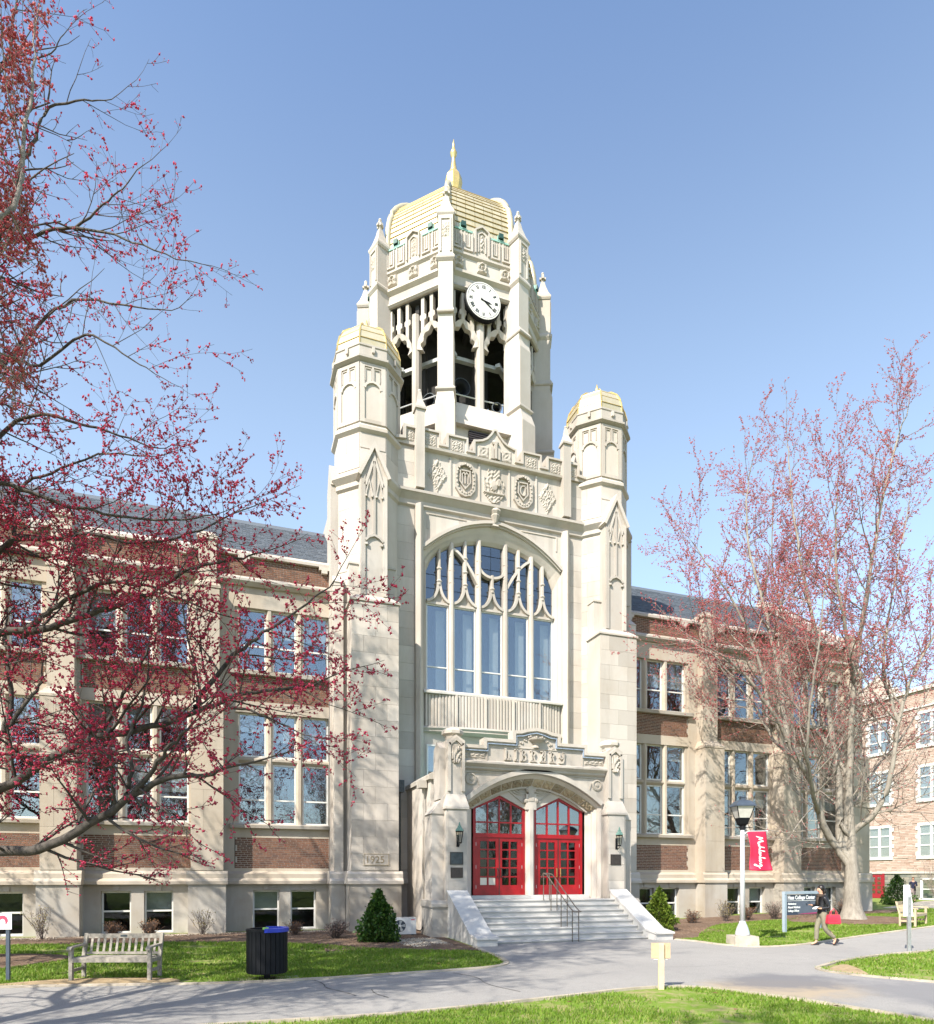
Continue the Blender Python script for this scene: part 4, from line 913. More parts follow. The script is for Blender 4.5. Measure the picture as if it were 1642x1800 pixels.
# porch piers
def porch_pier(s):
    cx = X0+s*3.0; p = MB()
    p.box(cx-.4, cx+.33, YP, 22.2, 1.15, 4.3) if s < 0 else p.box(cx-.33, cx+.4, YP, 22.2, 1.15, 4.3)
    a, b = (cx-.4, cx+.33) if s < 0 else (cx-.33, cx+.4)
    p.loft([[(a-.05, YP-.06, 4.25), (b+.05, YP-.06, 4.25), (b+.05, 22.2, 4.25), (a-.05, 22.2, 4.25)], [(a-.05, YP-.06, 4.32), (b+.05, YP-.06, 4.32), (b+.05, 22.2, 4.32), (a-.05, 22.2, 4.32)], [(a+.06, YP+.12, 4.75), (b-.04, YP+.12, 4.75), (b-.04, 22.1, 4.75), (a+.06, 22.1, 4.75)]])
    a, b = a+.06, b-.04
    p.prism([(a, 4.7), (b, 4.7), (b, 6.55), ((a+b)/2, 6.74), (a, 6.55)], YP+.12, 22.0)
    # corner buttress towards the side
    o = cx+s*.4; q0, q1 = sorted((o, o+s*.42)); p.box(q0, q1, YP+.28, 22.1, 1.15, 4.1)
    e = o+s*.42
    p.add([(e+s*.04, YP+.24, 4.1), (o-s*.05, YP+.24, 4.1), (o-s*.05, YP+.24, 4.78), (e+s*.04, 22.12, 4.1), (o-s*.05, 22.12, 4.1), (o-s*.05, 22.12, 4.78)], [(0, 1, 2), (3, 5, 4), (0, 2, 5, 3), (0, 3, 4, 1)])
    q0, q1 = sorted((o-s*.06, o+s*.14)); p.prism([(YP+.3, 4.6), (22.0, 4.6), (22.0, 6.3), (21.65, 6.55), (YP+.3, 6.3)], q0, q1, 'x')
    part('porch_pier', p, 'lime', B)
    t = MB().octo([(.22, 6.62), (.26, 6.74), (.34, 6.8), (.34, 6.9), (.28, 6.97), (.12, 7.02)], (a+b)/2, YP+.5); part('pier_cap', t, 'lime', B)
    f = MB(); y0, y1 = YP+.06, YP+.12
    f.box(a+.02, a+.12, y0, y1, 4.85, 6.45).box(b-.12, b-.02, y0, y1, 4.85, 6.45).ribbon([(a+.07, 6.4), ((a+b)/2, 6.6), (b-.07, 6.4)], .1, y0, y1)
    part('pier_panel', f, 'lime', B)
    part('pier_cartouche', relief((a+b)/2, 6.1, .36, .62, YP+.118, lambda u, v: None if math.hypot(u, v*.9) > 1 else max(.2, .5+.5*math.sin(9*u*v+5*v)*math.cos(7*u)), 10, 14, .1), 'relief', B)
    pb = MB(); q0, q1 = sorted((cx-s*.38, o+s*.5)); pb.box(q0, q1, YP-.06, 22.25, -.4, 1.02).prism([(YP-.12, 1.02), (YP-.12, 1.12), (YP, 1.24), (22.3, 1.24), (22.3, 1.02)], q0-.05, q1+.05, 'x'); part('porch_plinth', pb, 'plinth', B)
    q0, q1 = sorted((X0+s*3.3, X0+s*3.62)); part('porch_side_wall', MB().box(q0, q1, 22.1, 25.35, -.4, 5.35), 'lime', B)
    part('porch_side_coping', MB().prism([(q0-.08, 5.35), (q1+.08, 5.35), (q1+.08, 5.5), ((q0+q1)/2, 5.66), (q0-.08, 5.5)], 22.0, 25.35), 'plinth', B)
    ashlar(cx-.35 if s < 0 else cx-.3, cx+.3 if s < 0 else cx+.35, YP-.003, 1.3, 4.2, .6, 2)
porch_pier(-1); porch_pier(1)
part('porch_roof', MB().box(X0-3.4, X0+3.4, 21.9, 25.3, 5.5, 5.66), 'copper', B)
part('porch_cornice', MB().prism([(YG, 5.62), (YG-.1, 5.68), (YG-.1, 5.74), (YG-.24, 5.84), (YG-.24, 5.9), (YG, 5.98), (YG+.3, 5.98), (YG+.3, 5.62)], X0-2.75, X0+2.75, 'x'), 'lime', B)
gh = [(2.75, 6.42), (1.93, 6.42), (1.93, 6.68), (.86, 6.68), (.86, 7.0), (.6, 7.02), (.35, 7.1), (0, 7.15)]
gl = [(X0-a, z) for a, z in gh]+[(X0+a, z) for a, z in reversed(gh[:-1])]
part('porch_gable', MB().prism([(X0-2.75, 5.98)]+gl+[(X0+2.75, 5.98)], YG, YG+.3), 'lime', B)
gc = MB(); gc.ribbon(gl, .11, YG-.12, YG+.34); gc.ribbon([(X0+(x-X0)*.985, z-.07) for x, z in gl], .05, YG-.08, YG+.01)
part('gable_coping', gc, 'lime', B)
part('blue_tile_band', MB().ribbon([(X0+(abs(x-X0)-(.09 if abs(x-X0) > .1 else 0))*(1 if x > X0 else -1), z-.125) for x, z in gl], .032, YG-.09, YG+.01), 'tile_blue', B)
for s in (-1, 1): part('carved_panel', relief(X0+s*2.3, 6.14, .78, .2, YG-.002, foliate, 24, 8, .05), 'relief', B)
part('gable_ribs', MB().box(X0-1.86, X0-1.82, YG-.03, YG, 5.98, 6.56).box(X0+1.82, X0+1.86, YG-.03, YG, 5.98, 6.56).box(X0-.8, X0-.76, YG-.03, YG, 6.5, 6.86).box(X0+.76, X0+.8, YG-.03, YG, 6.5, 6.86).box(X0-.8, X0+.8, YG-.03, YG, 6.47, 6.5), 'lime', B)
u = MB().lathe([(.14, 6.52), (.11, 6.62), (.14, 6.7), (.3, 6.78), (.32, 6.83)], 10, X0, YG+.02)
for i in range(9): u.ball((X0-.3+.075*i, YG-.05, 6.88+.03*math.sin(i*2.1)), .05, .04, .05, 5, 3)
for s in (-1, 1):
    for i in range(5): u.ball((X0+s*(.38+.07*i), YG-.02, 6.75-.05*i+.07*(i % 2)), .045, .03, .05, 5, 3)
part('urn_relief', u, 'relief', B)
# LIBRARY in raised uncial lettering
GL = {'L': [[(.05, 1), (.15, 1), (.15, .06), (.02, .06)], [(.15, .06), (.6, .06), (.6, .3)], [(.42, .7), (.45, .5), (.45, .06)]],
      'I': [[(.0, .98), (.3, .98)], [(.15, 1), (.15, 0)], [(0, .03), (.3, .03)]],
      'B': [[(.02, .98), (.15, .98), (.15, .04), (0, .04)], [(.15, .96), (.42, .92), (.46, .72), (.36, .56), (.15, .52)], [(.36, .54), (.52, .4), (.5, .14), (.32, .04), (.15, .04)]],
      'R': [[(.0, .98), (.15, .98), (.15, .04)], [(0, .04), (.3, .04)], [(.15, .95), (.4, .92), (.47, .74), (.38, .55), (.15, .48)], [(.3, .5), (.42, .2), (.46, .05), (.62, .04)]],
      'A': [[(.06, .98), (.5, .98), (.5, .04)], [(.38, .04), (.64, .04)], [(.36, .98), (.2, .5), (.14, .04)], [(0, .04), (.28, .04)], [(.18, .45), (.5, .5)]],
      'Y': [[(.12, .95), (.1, .55), (.26, .42), (.48, .5)], [(.5, 1), (.5, .3), (.42, .06), (.2, 0), (.02, .06)], [(.4, .98), (.6, .98)]]}
x = X0-1.22; H = .38
for c in 'LIBRARY':
    q = MB()
    for st in GL[c]: q.ribbon([(x+a*H*1.02, 6.03+b*H) for a, b in st], .046, YG-.075, YG+.005)
    part('letter', q, 'relief', B); x += {'I': .2, 'L': .36}.get(c, .345)+.025
for s in (-1, 1):                                        # spandrel roundels
    ro_ = MB(Matrix.Translation((X0+s*2.42, YG, 5.33)) @ Matrix.Rotation(R(90), 4, 'X'))
    ro_.lathe([(.2, 0), (.2, .04), (.15, .05), (.14, .02), (.06, .02), (.05, .05), (0.01, .05)], 16); part('roundel', ro_, 'relief', B)
    part('spandrel_panel', MB().ribbon([(X0+s*2.68, 5.55), (X0+s*1.0, 5.6), (X0+s*1.6, 5.36), (X0+s*2.1, 5.12), (X0+s*2.2, 5.4)], .03, YG-.03, YG+.005), 'lime', B)
ds = MB().tube([(6.05, 24.7, 5.2), (6.05, 24.7, .1)], .06, 8).box(5.9, 6.2, 24.55, 24.85, 5.2, 5.65); part('downspout', ds, 'bluebronze', B)
part('downspout', MB().tube([(6.38, 22.6, 5.3), (6.38, 22.6, .3)], .045, 8).box(6.2, 6.46, 22.4, 22.8, 5.1, 5.35), 'plinth', B)
# ---- steps, handrail ----------------------------------------------------------
st = thing('front_steps', 'broad white marble steps with sloping cheek walls up to the red doors', 'steps', (X0, 18.6, -.1), world=True)
for k in range(8):
    z = -.1+.1675*(k+1); y = 18.62+.285*k
    s_ = MB(); x0_, x1_ = X0-2.72, X0+2.72
    s_.prism([(y+.03, z-.1675), (y+.03, z-.045), (y-.012, z-.035), (y-.012, z-.004), (y, z), (y+.33 if k < 7 else YD+.02, z), (y+.33 if k < 7 else YD+.02, z-.1675)], x0_, x1_, 'x')
    part('step', s_, 'marble', st)
part('threshold', MB().box(X0-2.3, X0+2.3, YD-.25, YD+.12, 1.243, 1.365), 'marble', st)
for s in (-1, 1):
    a, b = sorted((X0+s*2.725, X0+s*3.38))
    c = MB().prism([(18.2, -.3), (18.2, .2), (18.75, .28), (20.95, 1.52), (20.95, -.3)], a, b, 'x')
    c.loft([[(a-.03, y, z-.06), (b+.03, y, z-.06), (b+.03, y, z), (a-.03, y, z)] for y, z in ((18.14, .24), (18.72, .32), (20.94, 1.57))])
    part('cheek_wall', c, 'marble', st)
hr = thing('handrail', 'double bronze handrail running down the middle of the steps', 'handrail', (X0, 19.6, .3), world=True)
for dx in (-.11, .11):
    x = X0+.03+dx
    rl = MB().tube([(x, 20.75, 2.0), (x, 20.6, 2.13), (x, 20.35, 2.09), (x, 18.75, 1.07), (x, 18.5, .95), (x, 18.4, .93)], .018, 7); part('rail', rl, 'railing_bronze', hr)
    for y, zt, zb in ((20.58, 2.12, 1.23), (20.02, 1.88, .9), (19.3, 1.41, .4), (18.55, .96, -.1)): part('post', MB().box(x-.012, x+.012, y-.012, y+.012, zb, zt), 'railing_bronze', hr)
for y, z in ((18.42, .93), (20.62, 2.13)): part('end_bar', MB().tube([(X0-.08, y, z), (X0+.14, y, z)], .018, 7), 'railing_bronze', hr)
# ---- fittings on the porch ------------------------------------------------------
def lantern(x, z, lb):
    t_ = thing('wall_lantern', lb, 'lantern', (x, YP-.02, z), 0, 'lanterns beside the doors')
    part('bracket', MB().box(-.04, .04, -.02, .01, -.3, .1).tube([(0, 0, -.22), (0, -.12, -.3), (0, -.2, -.22)], .014, 6), 'iron', t_)
    part('lantern_foot', MB().lathe([(.06, -.2), (.075, -.18), (.075, -.16)], 6, 0, -.2), 'iron', t_)
    part('lantern_collar', MB().lathe([(.13, .18), (.14, .2), (.12, .22)], 6, 0, -.2), 'iron', t_)
    bars = MB()
    for i in range(6):
        a = math.pi/3*i; bars.tube([(.072*math.cos(a), -.2+.072*math.sin(a), -.17), (.125*math.cos(a), -.2+.125*math.sin(a), .19)], .008, 4)
    part('bars', bars, 'iron', t_)
    part('lantern_glass', MB().lathe([(.066, -.16), (.118, .18)], 6, 0, -.2), 'lampglass', t_)
    part('lantern_cap', MB().lathe([(.15, .21), (.13, .26), (.07, .33), (.06, .38), (.035, .4), (.03, .46), (.008, .5)], 6, 0, -.2), 'copper_dark', t_)
lantern(7.1, 3.3, 'green capped iron wall lantern left of the red doors'); lantern(13.13, 3.3, 'green capped iron wall lantern right of the red doors')
def plaque(x, z, w_, h_, mat, lb):
    t_ = thing('plaque', lb, 'plaque', (x, YP-.03, z), 0, 'plaques beside the doors')
    part('plate', MB().frus(0, 0, w_, .03, -h_/2, w_, .03, h_/2), mat, t_)
    part('raised_edge', MB().ribbon([(-w_/2+.02, -h_/2+.02), (w_/2-.02, -h_/2+.02), (w_/2-.02, h_/2-.02), (-w_/2+.02, h_/2-.02)], .015, -.022, -.014, True), 'bronze', t_)
plaque(7.06, 2.62, .46, .42, 'bluebronze', 'larger blue-grey plaque under the left lantern'); plaque(7.07, 2.15, .42, .34, 'bronze', 'smaller dark plaque, lower of the two left of the doors'); plaque(13.1, 2.63, .42, .38, 'bronze', 'brown bronze plaque under the right lantern')
# ================================================================== neighbouring hall on the far right
H = thing('brick_hall', 'pinkish brick hall with white stone windows beyond the library right end', 'building', (50, 36, 0), world=True)
def hall_wall(y0, y1, z0, z1, mat, bw, bh, x=50.):
    s_ = MB(); n = int((z1-z0)/bh)
    for k in range(n):
        y = y0-rng.random()*bw
        while y < y1:
            l = bw*(.6+rng.random()*.8); a, b = max(y0, y)+.008, min(y1, y+l)-.008; y += l
            if b-a < .05: continue
            d = rng.random()*.03; z = z0+bh*k
            s_.add([(x-d, a, z+.008), (x-d, b, z+.008), (x-d, b, z+bh-.008), (x-d, a, z+bh-.008), (x+.04, a, z), (x+.04, b, z), (x+.04, b, z+bh), (x+.04, a, z+bh)], [(0, 3, 2, 1), (0, 4, 7, 3), (1, 2, 6, 5), (3, 7, 6, 2), (0, 1, 5, 4)])
    part('stonework', s_, mat, H, kind='stuff')
wm = MB().box(50.03, 50.4, 28, 48, -.3, 16.3); 
wcols = [(39.3, 41.4), (35.0, 37.1), (30.8, 32.9)]; wrows = [(3.5, 6.15), (7.85, 10.6), (12.0, 14.7)]
part('wall', wm, 'mortar', H)
zz = [2.4]+[z for r_ in wrows for z in r_]+[16.3]
for i in range(0, len(zz)-1):
    if i % 2 == 0: hall_wall(28, 46, zz[i], zz[i+1], 'tanbrick', .42, .13)
    else:
        ys = sorted([28, 46]+[v for c in wcols for v in c])
        for j in range(0, len(ys), 2): hall_wall(ys[j], ys[j+1], zz[i], zz[i+1], 'tanbrick', .42, .13)
hall_wall(28, 46, 0, 2.3, 'greystone', .5, .2, 49.95)
part('belt_course', MB().box(49.85, 50.1, 28, 46, 2.28, 2.42).box(49.9, 50.1, 28, 46, 15.0, 15.14), 'white_stone', H)
part('coping', MB().box(49.8, 50.4, 28, 46, 16.3, 16.6), 'white_stone', H)
for (a, b) in wcols:
    for (z0, z1) in wrows:
        f = MB(); x0_, x1_ = 49.93, 50.03
        f.box(x0_, x1_, a, a+.16, z0, z1).box(x0_, x1_, b-.16, b, z0, z1).box(x0_-.02, x1_-.01, a-.02, b+.02, z1-.2, z1+.01).box(x0_-.04, x1_-.005, a-.1, b+.1, z0-.1, z0+.14)
        mid = (a+b)/2; f.box(x0_+.01, x1_-.015, mid-.1, mid+.1, z0+.01, z1-.01)
        for t_ in (.36, .68): f.box(x0_+.03, x1_-.02, a+.01, b-.01, z0+(z1-z0)*t_-.05, z0+(z1-z0)*t_+.05)
        for q in range(4): f.box(x0_+.005, x1_-.025, a-.18, a+.01, z0+.16+.66*q, z0+.46+.66*q).box(x0_+.005, x1_-.025, b-.01, b+.18, z0+.16+.66*q, z0+.46+.66*q)
        wd = part('window', f, 'white', H)
        for ya, yb in ((a+.16, mid-.1), (mid+.1, b-.16)):
            for t0, t1 in ((.05, .34), (.38, .66), (.70, .92)): put('pane', cbox('hall_pane', .01, yb-ya, (z1-z0)*(t1-t0), 'glass'), wd, (50.0, (ya+yb)/2, z0+(z1-z0)*(t0+t1)/2))
gp = [(38.9, 16.6), (38.9, 17.0), (39.4, 17.1), (39.6, 17.7), (40.1, 18.05), (40.7, 18.15), (41.3, 18.05), (41.8, 17.7), (42, 17.1), (42.5, 17.0), (42.5, 16.6)]
part('curved_gable', MB().prism(gp, 49.95, 50.3, 'x'), 'tanbrick', H)
gcp = MB()
for p, q in zip(gp[1:-2], gp[2:-1]): gcp.tube([(50.1, *p), (50.1, *q)], .13, 6)
gcp.ball((50.1, 40.7, 18.4), .2, n=8, m=5); part('gable_coping', gcp, 'white_stone', H)
d_ = part('door', MB().box(49.86, 49.95, 40.0, 41.1, .3, 2.2).box(49.82, 49.9, 39.85, 40.0, .3, 2.3).box(49.82, 49.9, 41.1, 41.25, .3, 2.3), 'darkred', H)
for k in range(4): put('pane', cbox('hall_pane', .02, .3, .25, 'glass'), d_, (49.85, 40.3, .8+.36*k)); put('pane', cbox('hall_pane', .02, .3, .25, 'glass'), d_, (49.85, 40.8, .8+.36*k))
f = part('window', MB().box(49.86, 49.96, 35.2, 35.35, .35, 1.9).box(49.86, 49.96, 36.7, 36.85, .35, 1.9).box(49.86, 49.96, 35.2, 36.85, 1.8, 1.95).box(49.86, 49.96, 35.1, 36.95, .25, .4).box(49.9, 49.96, 35.2, 36.85, 1.05, 1.13), 'white', H)
put('pane', cbox('hall_pane', .01, 1.35, .65, 'glass'), f, (49.93, 36.02, .73)); put('pane', cbox('hall_pane', .01, 1.35, .65, 'glass'), f, (49.93, 36.02, 1.47))
part('hall_mass', MB().box(50.4, 62, 28, 48, -.3, 16.2), 'tanbrick', H)
# ================================================================== ground
def struct(o): o['kind'] = 'structure'; return o
gx = sorted(set([-700, -300, -120, -60, -40, -25]+[-16+.75*i for i in range(100)]+[65, 80, 120, 300, 700]))
gy = sorted(set([-700, -300, -120, -60, -30, -15]+[-8+.75*i for i in range(70)]+[50, 70, 120, 300, 700]))
gv = [(x, y, gz(x, y)) for y in gy for x in gx]; nx_ = len(gx)
gf = [(j*nx_+i, j*nx_+i+1, (j+1)*nx_+i+1, (j+1)*nx_+i) for j in range(len(gy)-1) for i in range(nx_-1)]
struct(put('ground', mesh('ground', (gv, [], gf), 'lawn', True)))
def inpoly(P, poly):
    x, y = P[:, 0], P[:, 1]; ins = np.zeros(len(P), bool); n = len(poly)
    for i in range(n):
        x1, y1 = poly[i]; x2, y2 = poly[(i+1) % n]
        if y1 == y2: continue
        c = ((y1 > y) != (y2 > y)) & (x < (x2-x1)*(y-y1)/(y2-y1)+x1); ins ^= c
    return ins
def densify(p, st=.6):
    o = []
    for a, b in zip(p, p[1:]+p[:1]):
        n = max(1, int(math.hypot(b[0]-a[0], b[1]-a[1])/st)); n = min(n, 60)
        o += [(a[0]+(b[0]-a[0])*i/n, a[1]+(b[1]-a[1])*i/n) for i in range(n)]
    return o
def smooth(p, it=2):
    for _ in range(it):
        q = [p[0]]
        for a, b in zip(p[:-1], p[1:]): q += [(a[0]*.75+b[0]*.25, a[1]*.75+b[1]*.25), (a[0]*.25+b[0]*.75, a[1]*.25+b[1]*.75)]
        p = q+[p[-1]]
    return p
def sheet(name, poly, dz, mat, rough=0.):
    poly = densify(poly); xs_ = [p[0] for p in poly]; ys_ = [p[1] for p in poly]
    G = np.array([(x, y) for x in np.arange(max(min(xs_), -16), min(max(xs_), 62), .7) for y in np.arange(max(min(ys_), -8), min(max(ys_), 45), .7)])
    G = G[inpoly(G, poly)] if len(G) else G
    P = np.array(poly); keep = [g for g in G if np.min(np.hypot(P[:, 0]-g[0], P[:, 1]-g[1])) > .3]
    V = [Vector(p) for p in poly]+[Vector(g) for g in keep]; n = len(poly)
    r_ = delaunay_2d_cdt(V, [(i, (i+1) % n) for i in range(n)], [], 1, 1e-4)
    vs_ = [(v.x, v.y, gz(v.x, v.y)+dz+(rng.random()*rough if i >= n else 0)) for i, v in enumerate(r_[0])]
    return put(name, mesh(name, (vs_, [], [tuple(f) for f in r_[2]]), mat, True))
E_up = smooth([(-40, 15.6), (-9, 15.3), (-4.08, 14.89), (-1.48, 14.28), (-.03, 13.92), (1.72, 13.92), (3.44, 14.1), (5.03, 14.24), (6.05, 14.5), (6.5, 15.2), (6.62, 16.4), (6.66, 17.6), (6.7, 18.2)])
E_r = smooth([(13.55, 18.2), (13.9, 17.6), (13.95, 16.8), (14.5, 15.75), (16.11, 15.7), (19.32, 16.5), (23.76, 17.2), (30, 18.8), (45, 24), (62, 30)])
E_rl = smooth([(62, 26), (40, 18.5), (30, 15.6), (24, 14.2), (20.5, 13.4), (18.36, 13.2), (16.45, 13.3), (14.34, 12.69), (13.37, 12.23), (12.63, 11.86), (12.38, 11.3), (12.56, 10.49), (13.18, 9.46), (14.6, 6), (17, 0), (20, -8)])
E_lo = smooth([(15, -8), (12, 0), (10.3, 4.5), (9.69, 6.96), (9.44, 8.09), (9.18, 8.98), (8.85, 9.9), (8.5, 10.5), (7.97, 10.82), (7.0, 10.86), (5.63, 10.55), (4.47, 10.37), (3.4, 10.18), (2.43, 10.05), (1.25, 10.1), (.13, 10.14), (-6, 10.3), (-40, 11)])
path_poly = E_up+[(6.72, 18.66), (13.52, 18.66)]+E_r+E_rl+E_lo
struct(sheet('path', path_poly, .012, 'asphalt'))
ed_ = MB()
def edging(line, side):
    L = [Vector(p) for p in line]; acc = []; d = 0.
    for a, b in zip(L[:-1], L[1:]):
        n = max(1, int((b-a).length/.3)); acc += [a+(b-a)*i/n for i in range(n)]
    acc.append(L[-1])
    for i in range(0, len(acc)-1, 3):
        seg = acc[i:i+4]
        if len(seg) < 2: continue
        rings = []
        for j, p in enumerate(seg):
            t = (seg[min(j+1, len(seg)-1)]-seg[max(j-1, 0)]).normalized(); nrm = Vector((-t.y, t.x))*side
            e = .006 if j == 0 else (-.006 if j == len(seg)-1 else 0); p = p+t*e
            z = gz(p.x, p.y); q0, q1 = p-nrm*.03, p+nrm*.1
            rings.append([(q0.x, q0.y, z-.05), (q0.x, q0.y, z+.035), (q1.x, q1.y, z+.045), (q1.x, q1.y, z-.05)])
        ed_.loft(rings)
edging([p for p in E_up if p[0] > -14], 1); edging([p for p in E_r if p[0] < 40], 1); edging([p for p in E_rl if p[0] < 40 and p[1] > -5], 1); edging([p for p in E_lo if p[0] > -14 and p[1] > -5], 1)
struct(part('path_edging', ed_, 'curb'))
ck = MB()                                               # cracks across the asphalt
for line in ([(1.62, 13.85), (1.75, 13.3), (1.7, 12.8), (1.95, 12.3), (2.1, 11.8)], [(2.5, 12.4), (2.45, 11.9), (2.6, 11.4)], [(4.6, 13.9), (4.9, 13.1), (4.7, 12.2), (5.0, 11.2)], [(7.2, 16.5), (8.6, 16.2), (10.1, 16.4), (11.8, 16.1), (13.2, 16.3)], [(9.4, 13.2), (10.4, 12.9), (11.5, 13.1)]):
    pts = smooth(line, 2)
    for a, b in zip(pts[:-1], pts[1:]):
        w_ = .006+.01*rng.random(); ck.add([(a[0]-w_, a[1], gz(*a)+.0165), (b[0]-w_, b[1], gz(*b)+.0165), (b[0]+w_, b[1]+.01, gz(*b)+.0165), (a[0]+w_, a[1]+.01, gz(*a)+.0165)], [(0, 1, 2, 3)])
struct(part('path_crack', ck, 'crack'))
M_l = smooth([(-16, 22.6), (-8, 22.5), (-6.09, 22.3), (-4.3, 22.6), (-.05, 21.5), (2.3, 20.3), (3.6, 18.7), (5.4, 17.75), (6.64, 17.5)])
mulch_l = [(-16, 25.3)]+M_l+[(6.64, 25.3)]
struct(sheet('mulch_bed', mulch_l, .014, 'mulch', .03))
M_r = smooth([(13.62, 18.3), (14.7, 18.35), (15.5, 19.5), (18.2, 21.9), (19.8, 22.3), (22.6, 22.2), (26, 22.6), (30, 23.4), (34, 25.5)])
struct(sheet('mulch_bed', M_r+[(34, 26), (31.2, 26), (31.2, 25.3), (13.62, 25.3)], .014, 'mulch', .03))
tree_ring = [(24.2+2.7*math.cos(a)*(1+.1*math.sin(3*a)), 20.6+1.9*math.sin(a)*(1+.1*math.sin(3*a))) for a in [2*math.pi*i/24 for i in range(24)]]
struct(sheet('mulch_ring', tree_ring, .02, 'mulch', .03))
left_ring = [(-7.4+3.6*math.cos(a)*(1+.08*math.sin(3*a)), 18.6+1.9*math.sin(a)*(1+.08*math.sin(3*a))) for a in [2*math.pi*i/24 for i in range(24)]]
struct(sheet('mulch_ring', left_ring, .02, 'mulch', .03))
dirt1 = smooth([(-4.6, 15.2), (-3.4, 15.7), (-2.2, 15.55), (-1.0, 15.1), (-.9, 14.4), (-1.5, 14.36), (-4.0, 15.0), (-4.6, 15.2)], 2)[:-1]
struct(sheet('bare_dirt', dirt1, .009, 'dirt'))
dirt2 = smooth([(12.6, 11.5), (13.2, 11.9), (14.1, 12.3), (13.6, 11.5), (12.9, 10.6), (12.7, 10.6), (12.6, 11.5)], 2)[:-1]
struct(sheet('bare_dirt', dirt2, .009, 'dirt'))
struct(part('bin_pad', MB().prism([(.2, 14.0), (1.35, 13.98), (1.4, 14.6), (.15, 14.62)], gz(.7, 14.3)-.05, gz(.7, 14.3)+.02, 'z'), 'concrete'))
gw = sheet('hall_walk', [(36, 25.5), (49.9, 33), (49.9, 35), (47, 34.5), (34, 27.3)], .016, 'concrete'); struct(gw)
# gravel splash strip at the wall foot
def pebbles(name, boxes, n, mat, size, label):
    V = []; F = []
    for k in range(n):
        x0_, x1_, y0_, y1_ = boxes[rng.randrange(len(boxes))]; x, y = rng.uniform(x0_, x1_), rng.uniform(y0_, y1_); s_ = size*(.5+rng.random()); z = gz(x, y)+.015+s_*.25
        o = len(V); a0 = rng.random()*6
        V += [(x+s_*math.cos(a0+i*2.09)*rng.uniform(.7, 1.2), y+s_*math.sin(a0+i*2.09), z-s_*.2) for i in range(3)]+[(x, y, z+s_*.4)]
        F += [(o, o+1, o+3), (o+1, o+2, o+3), (o+2, o, o+3)]
    o = put(name, mesh(name, (V, [], F), mat), kind='stuff'); tag(o, label, 'gravel'); return o
pebbles('gravel', [(-12, 3.8, 24.2, 24.95), (-12, 3.8, 24.5, 25.0), (5.0, 6.2, 18.6, 20.6), (4.8, 6.2, 19, 20.8)], 5000, 'curb', .035, 'pale gravel strip along the foot of the left wing')
pebbles('mulch_chips', [(-12, 3, 22.3, 24.8), (2.5, 5.8, 18.4, 22), (14.5, 17, 19.6, 23), (17, 30, 22.6, 24.6), (22.3, 26.2, 19.2, 22)], 9000, 'mulch', .04, 'brown bark chips scattered over the planting beds')
# ---- grass
rs = np.random.RandomState(3)
def np_mesh(name, V, F, mat, smooth_=False):
    me = bpy.data.meshes.new(name); n = F.shape[1]
    me.vertices.add(len(V)); me.vertices.foreach_set('co', V.astype(np.float32).ravel())
    me.loops.add(F.size); me.loops.foreach_set('vertex_index', F.astype(np.int32).ravel())
    me.polygons.add(len(F)); me.polygons.foreach_set('loop_start', np.arange(0, F.size, n, dtype=np.int32)); me.polygons.foreach_set('loop_total', np.full(len(F), n, np.int32))
    if smooth_: me.polygons.foreach_set('use_smooth', np.ones(len(F), bool))
    me.materials.append(MT[mat]); me.update(); me.validate(); return me
gzv = np.vectorize(gz)
def vnoise(P, s, seed):
    r_ = np.random.RandomState(seed); a = r_.rand(4, 3)*2-1
    return sum(np.sin((P[:, 0]*a[k, 0]+P[:, 1]*a[k, 1])*s*(1+.9*k)+a[k, 2]*9+1.3*np.sin(P[:, (k+1) % 2]*s*.8)) for k in range(4))/4
def grass(poly, n, hgt, label, excl=()):
    P = np.array(poly); lo, hi = P.min(0), P.max(0)
    Q = np.zeros((0, 2))
    while len(Q) < n:
        c = rs.uniform(lo, hi, (n, 2)); c = c[inpoly(c, poly)]
        for e in excl: c = c[~inpoly(c, e)]
        d = np.hypot(c[:, 0], c[:, 1]); c = c[rs.rand(len(c)) < np.clip((10/np.maximum(d, 5))**1.2, .1, 1)]
        c = c[rs.rand(len(c)) < .52+.95*vnoise(c, 1.3, 5)]; Q = np.vstack([Q, c])
    Q = Q[:n]; z = gzv(Q[:, 0], Q[:, 1])
    h = hgt*(.55+.75*rs.rand(n))*(1+.35*vnoise(Q, 2.6, 8)); a = rs.rand(n)*2*np.pi; w_ = (.006+.007*rs.rand(n))*np.clip(np.hypot(Q[:, 0], Q[:, 1])/11, 1, 2.2); ln = h*(.2+.7*rs.rand(n)); b = rs.rand(n)*2*np.pi
    base = np.c_[Q, z]
    v0 = base+np.c_[np.cos(a)*w_, np.sin(a)*w_, 0*a]; v1 = base-np.c_[np.cos(a)*w_, np.sin(a)*w_, 0*a]; v2 = base+np.c_[np.cos(b)*ln, np.sin(b)*ln, h]
    V = np.stack([v0, v1, v2], 1).reshape(-1, 3); F = np.arange(3*n).reshape(-1, 3)
    o = put('grass', np_mesh('grass', V, F, 'grass'), kind='stuff'); tag(o, label, 'grass')
sh = lambda line, d: [(x, y+d) for x, y in line]
grass([p for p in sh(E_up, .1) if p[0] > -9 and p[1] < 17.4]+[(6.5, 17.4)]+[p for p in reversed(M_l) if p[0] > -9 and p[0] < 6.4], 70000, .06, 'sunlit lawn between the left path edge and the planting bed', [dirt1, left_ring])
grass([(-9, 4), (9.9, 4)]+[p for p in sh(E_lo, -.08) if p[1] > 4.4 and p[0] > -9], 95000, .058, 'foreground lawn along the bottom edge of the picture')
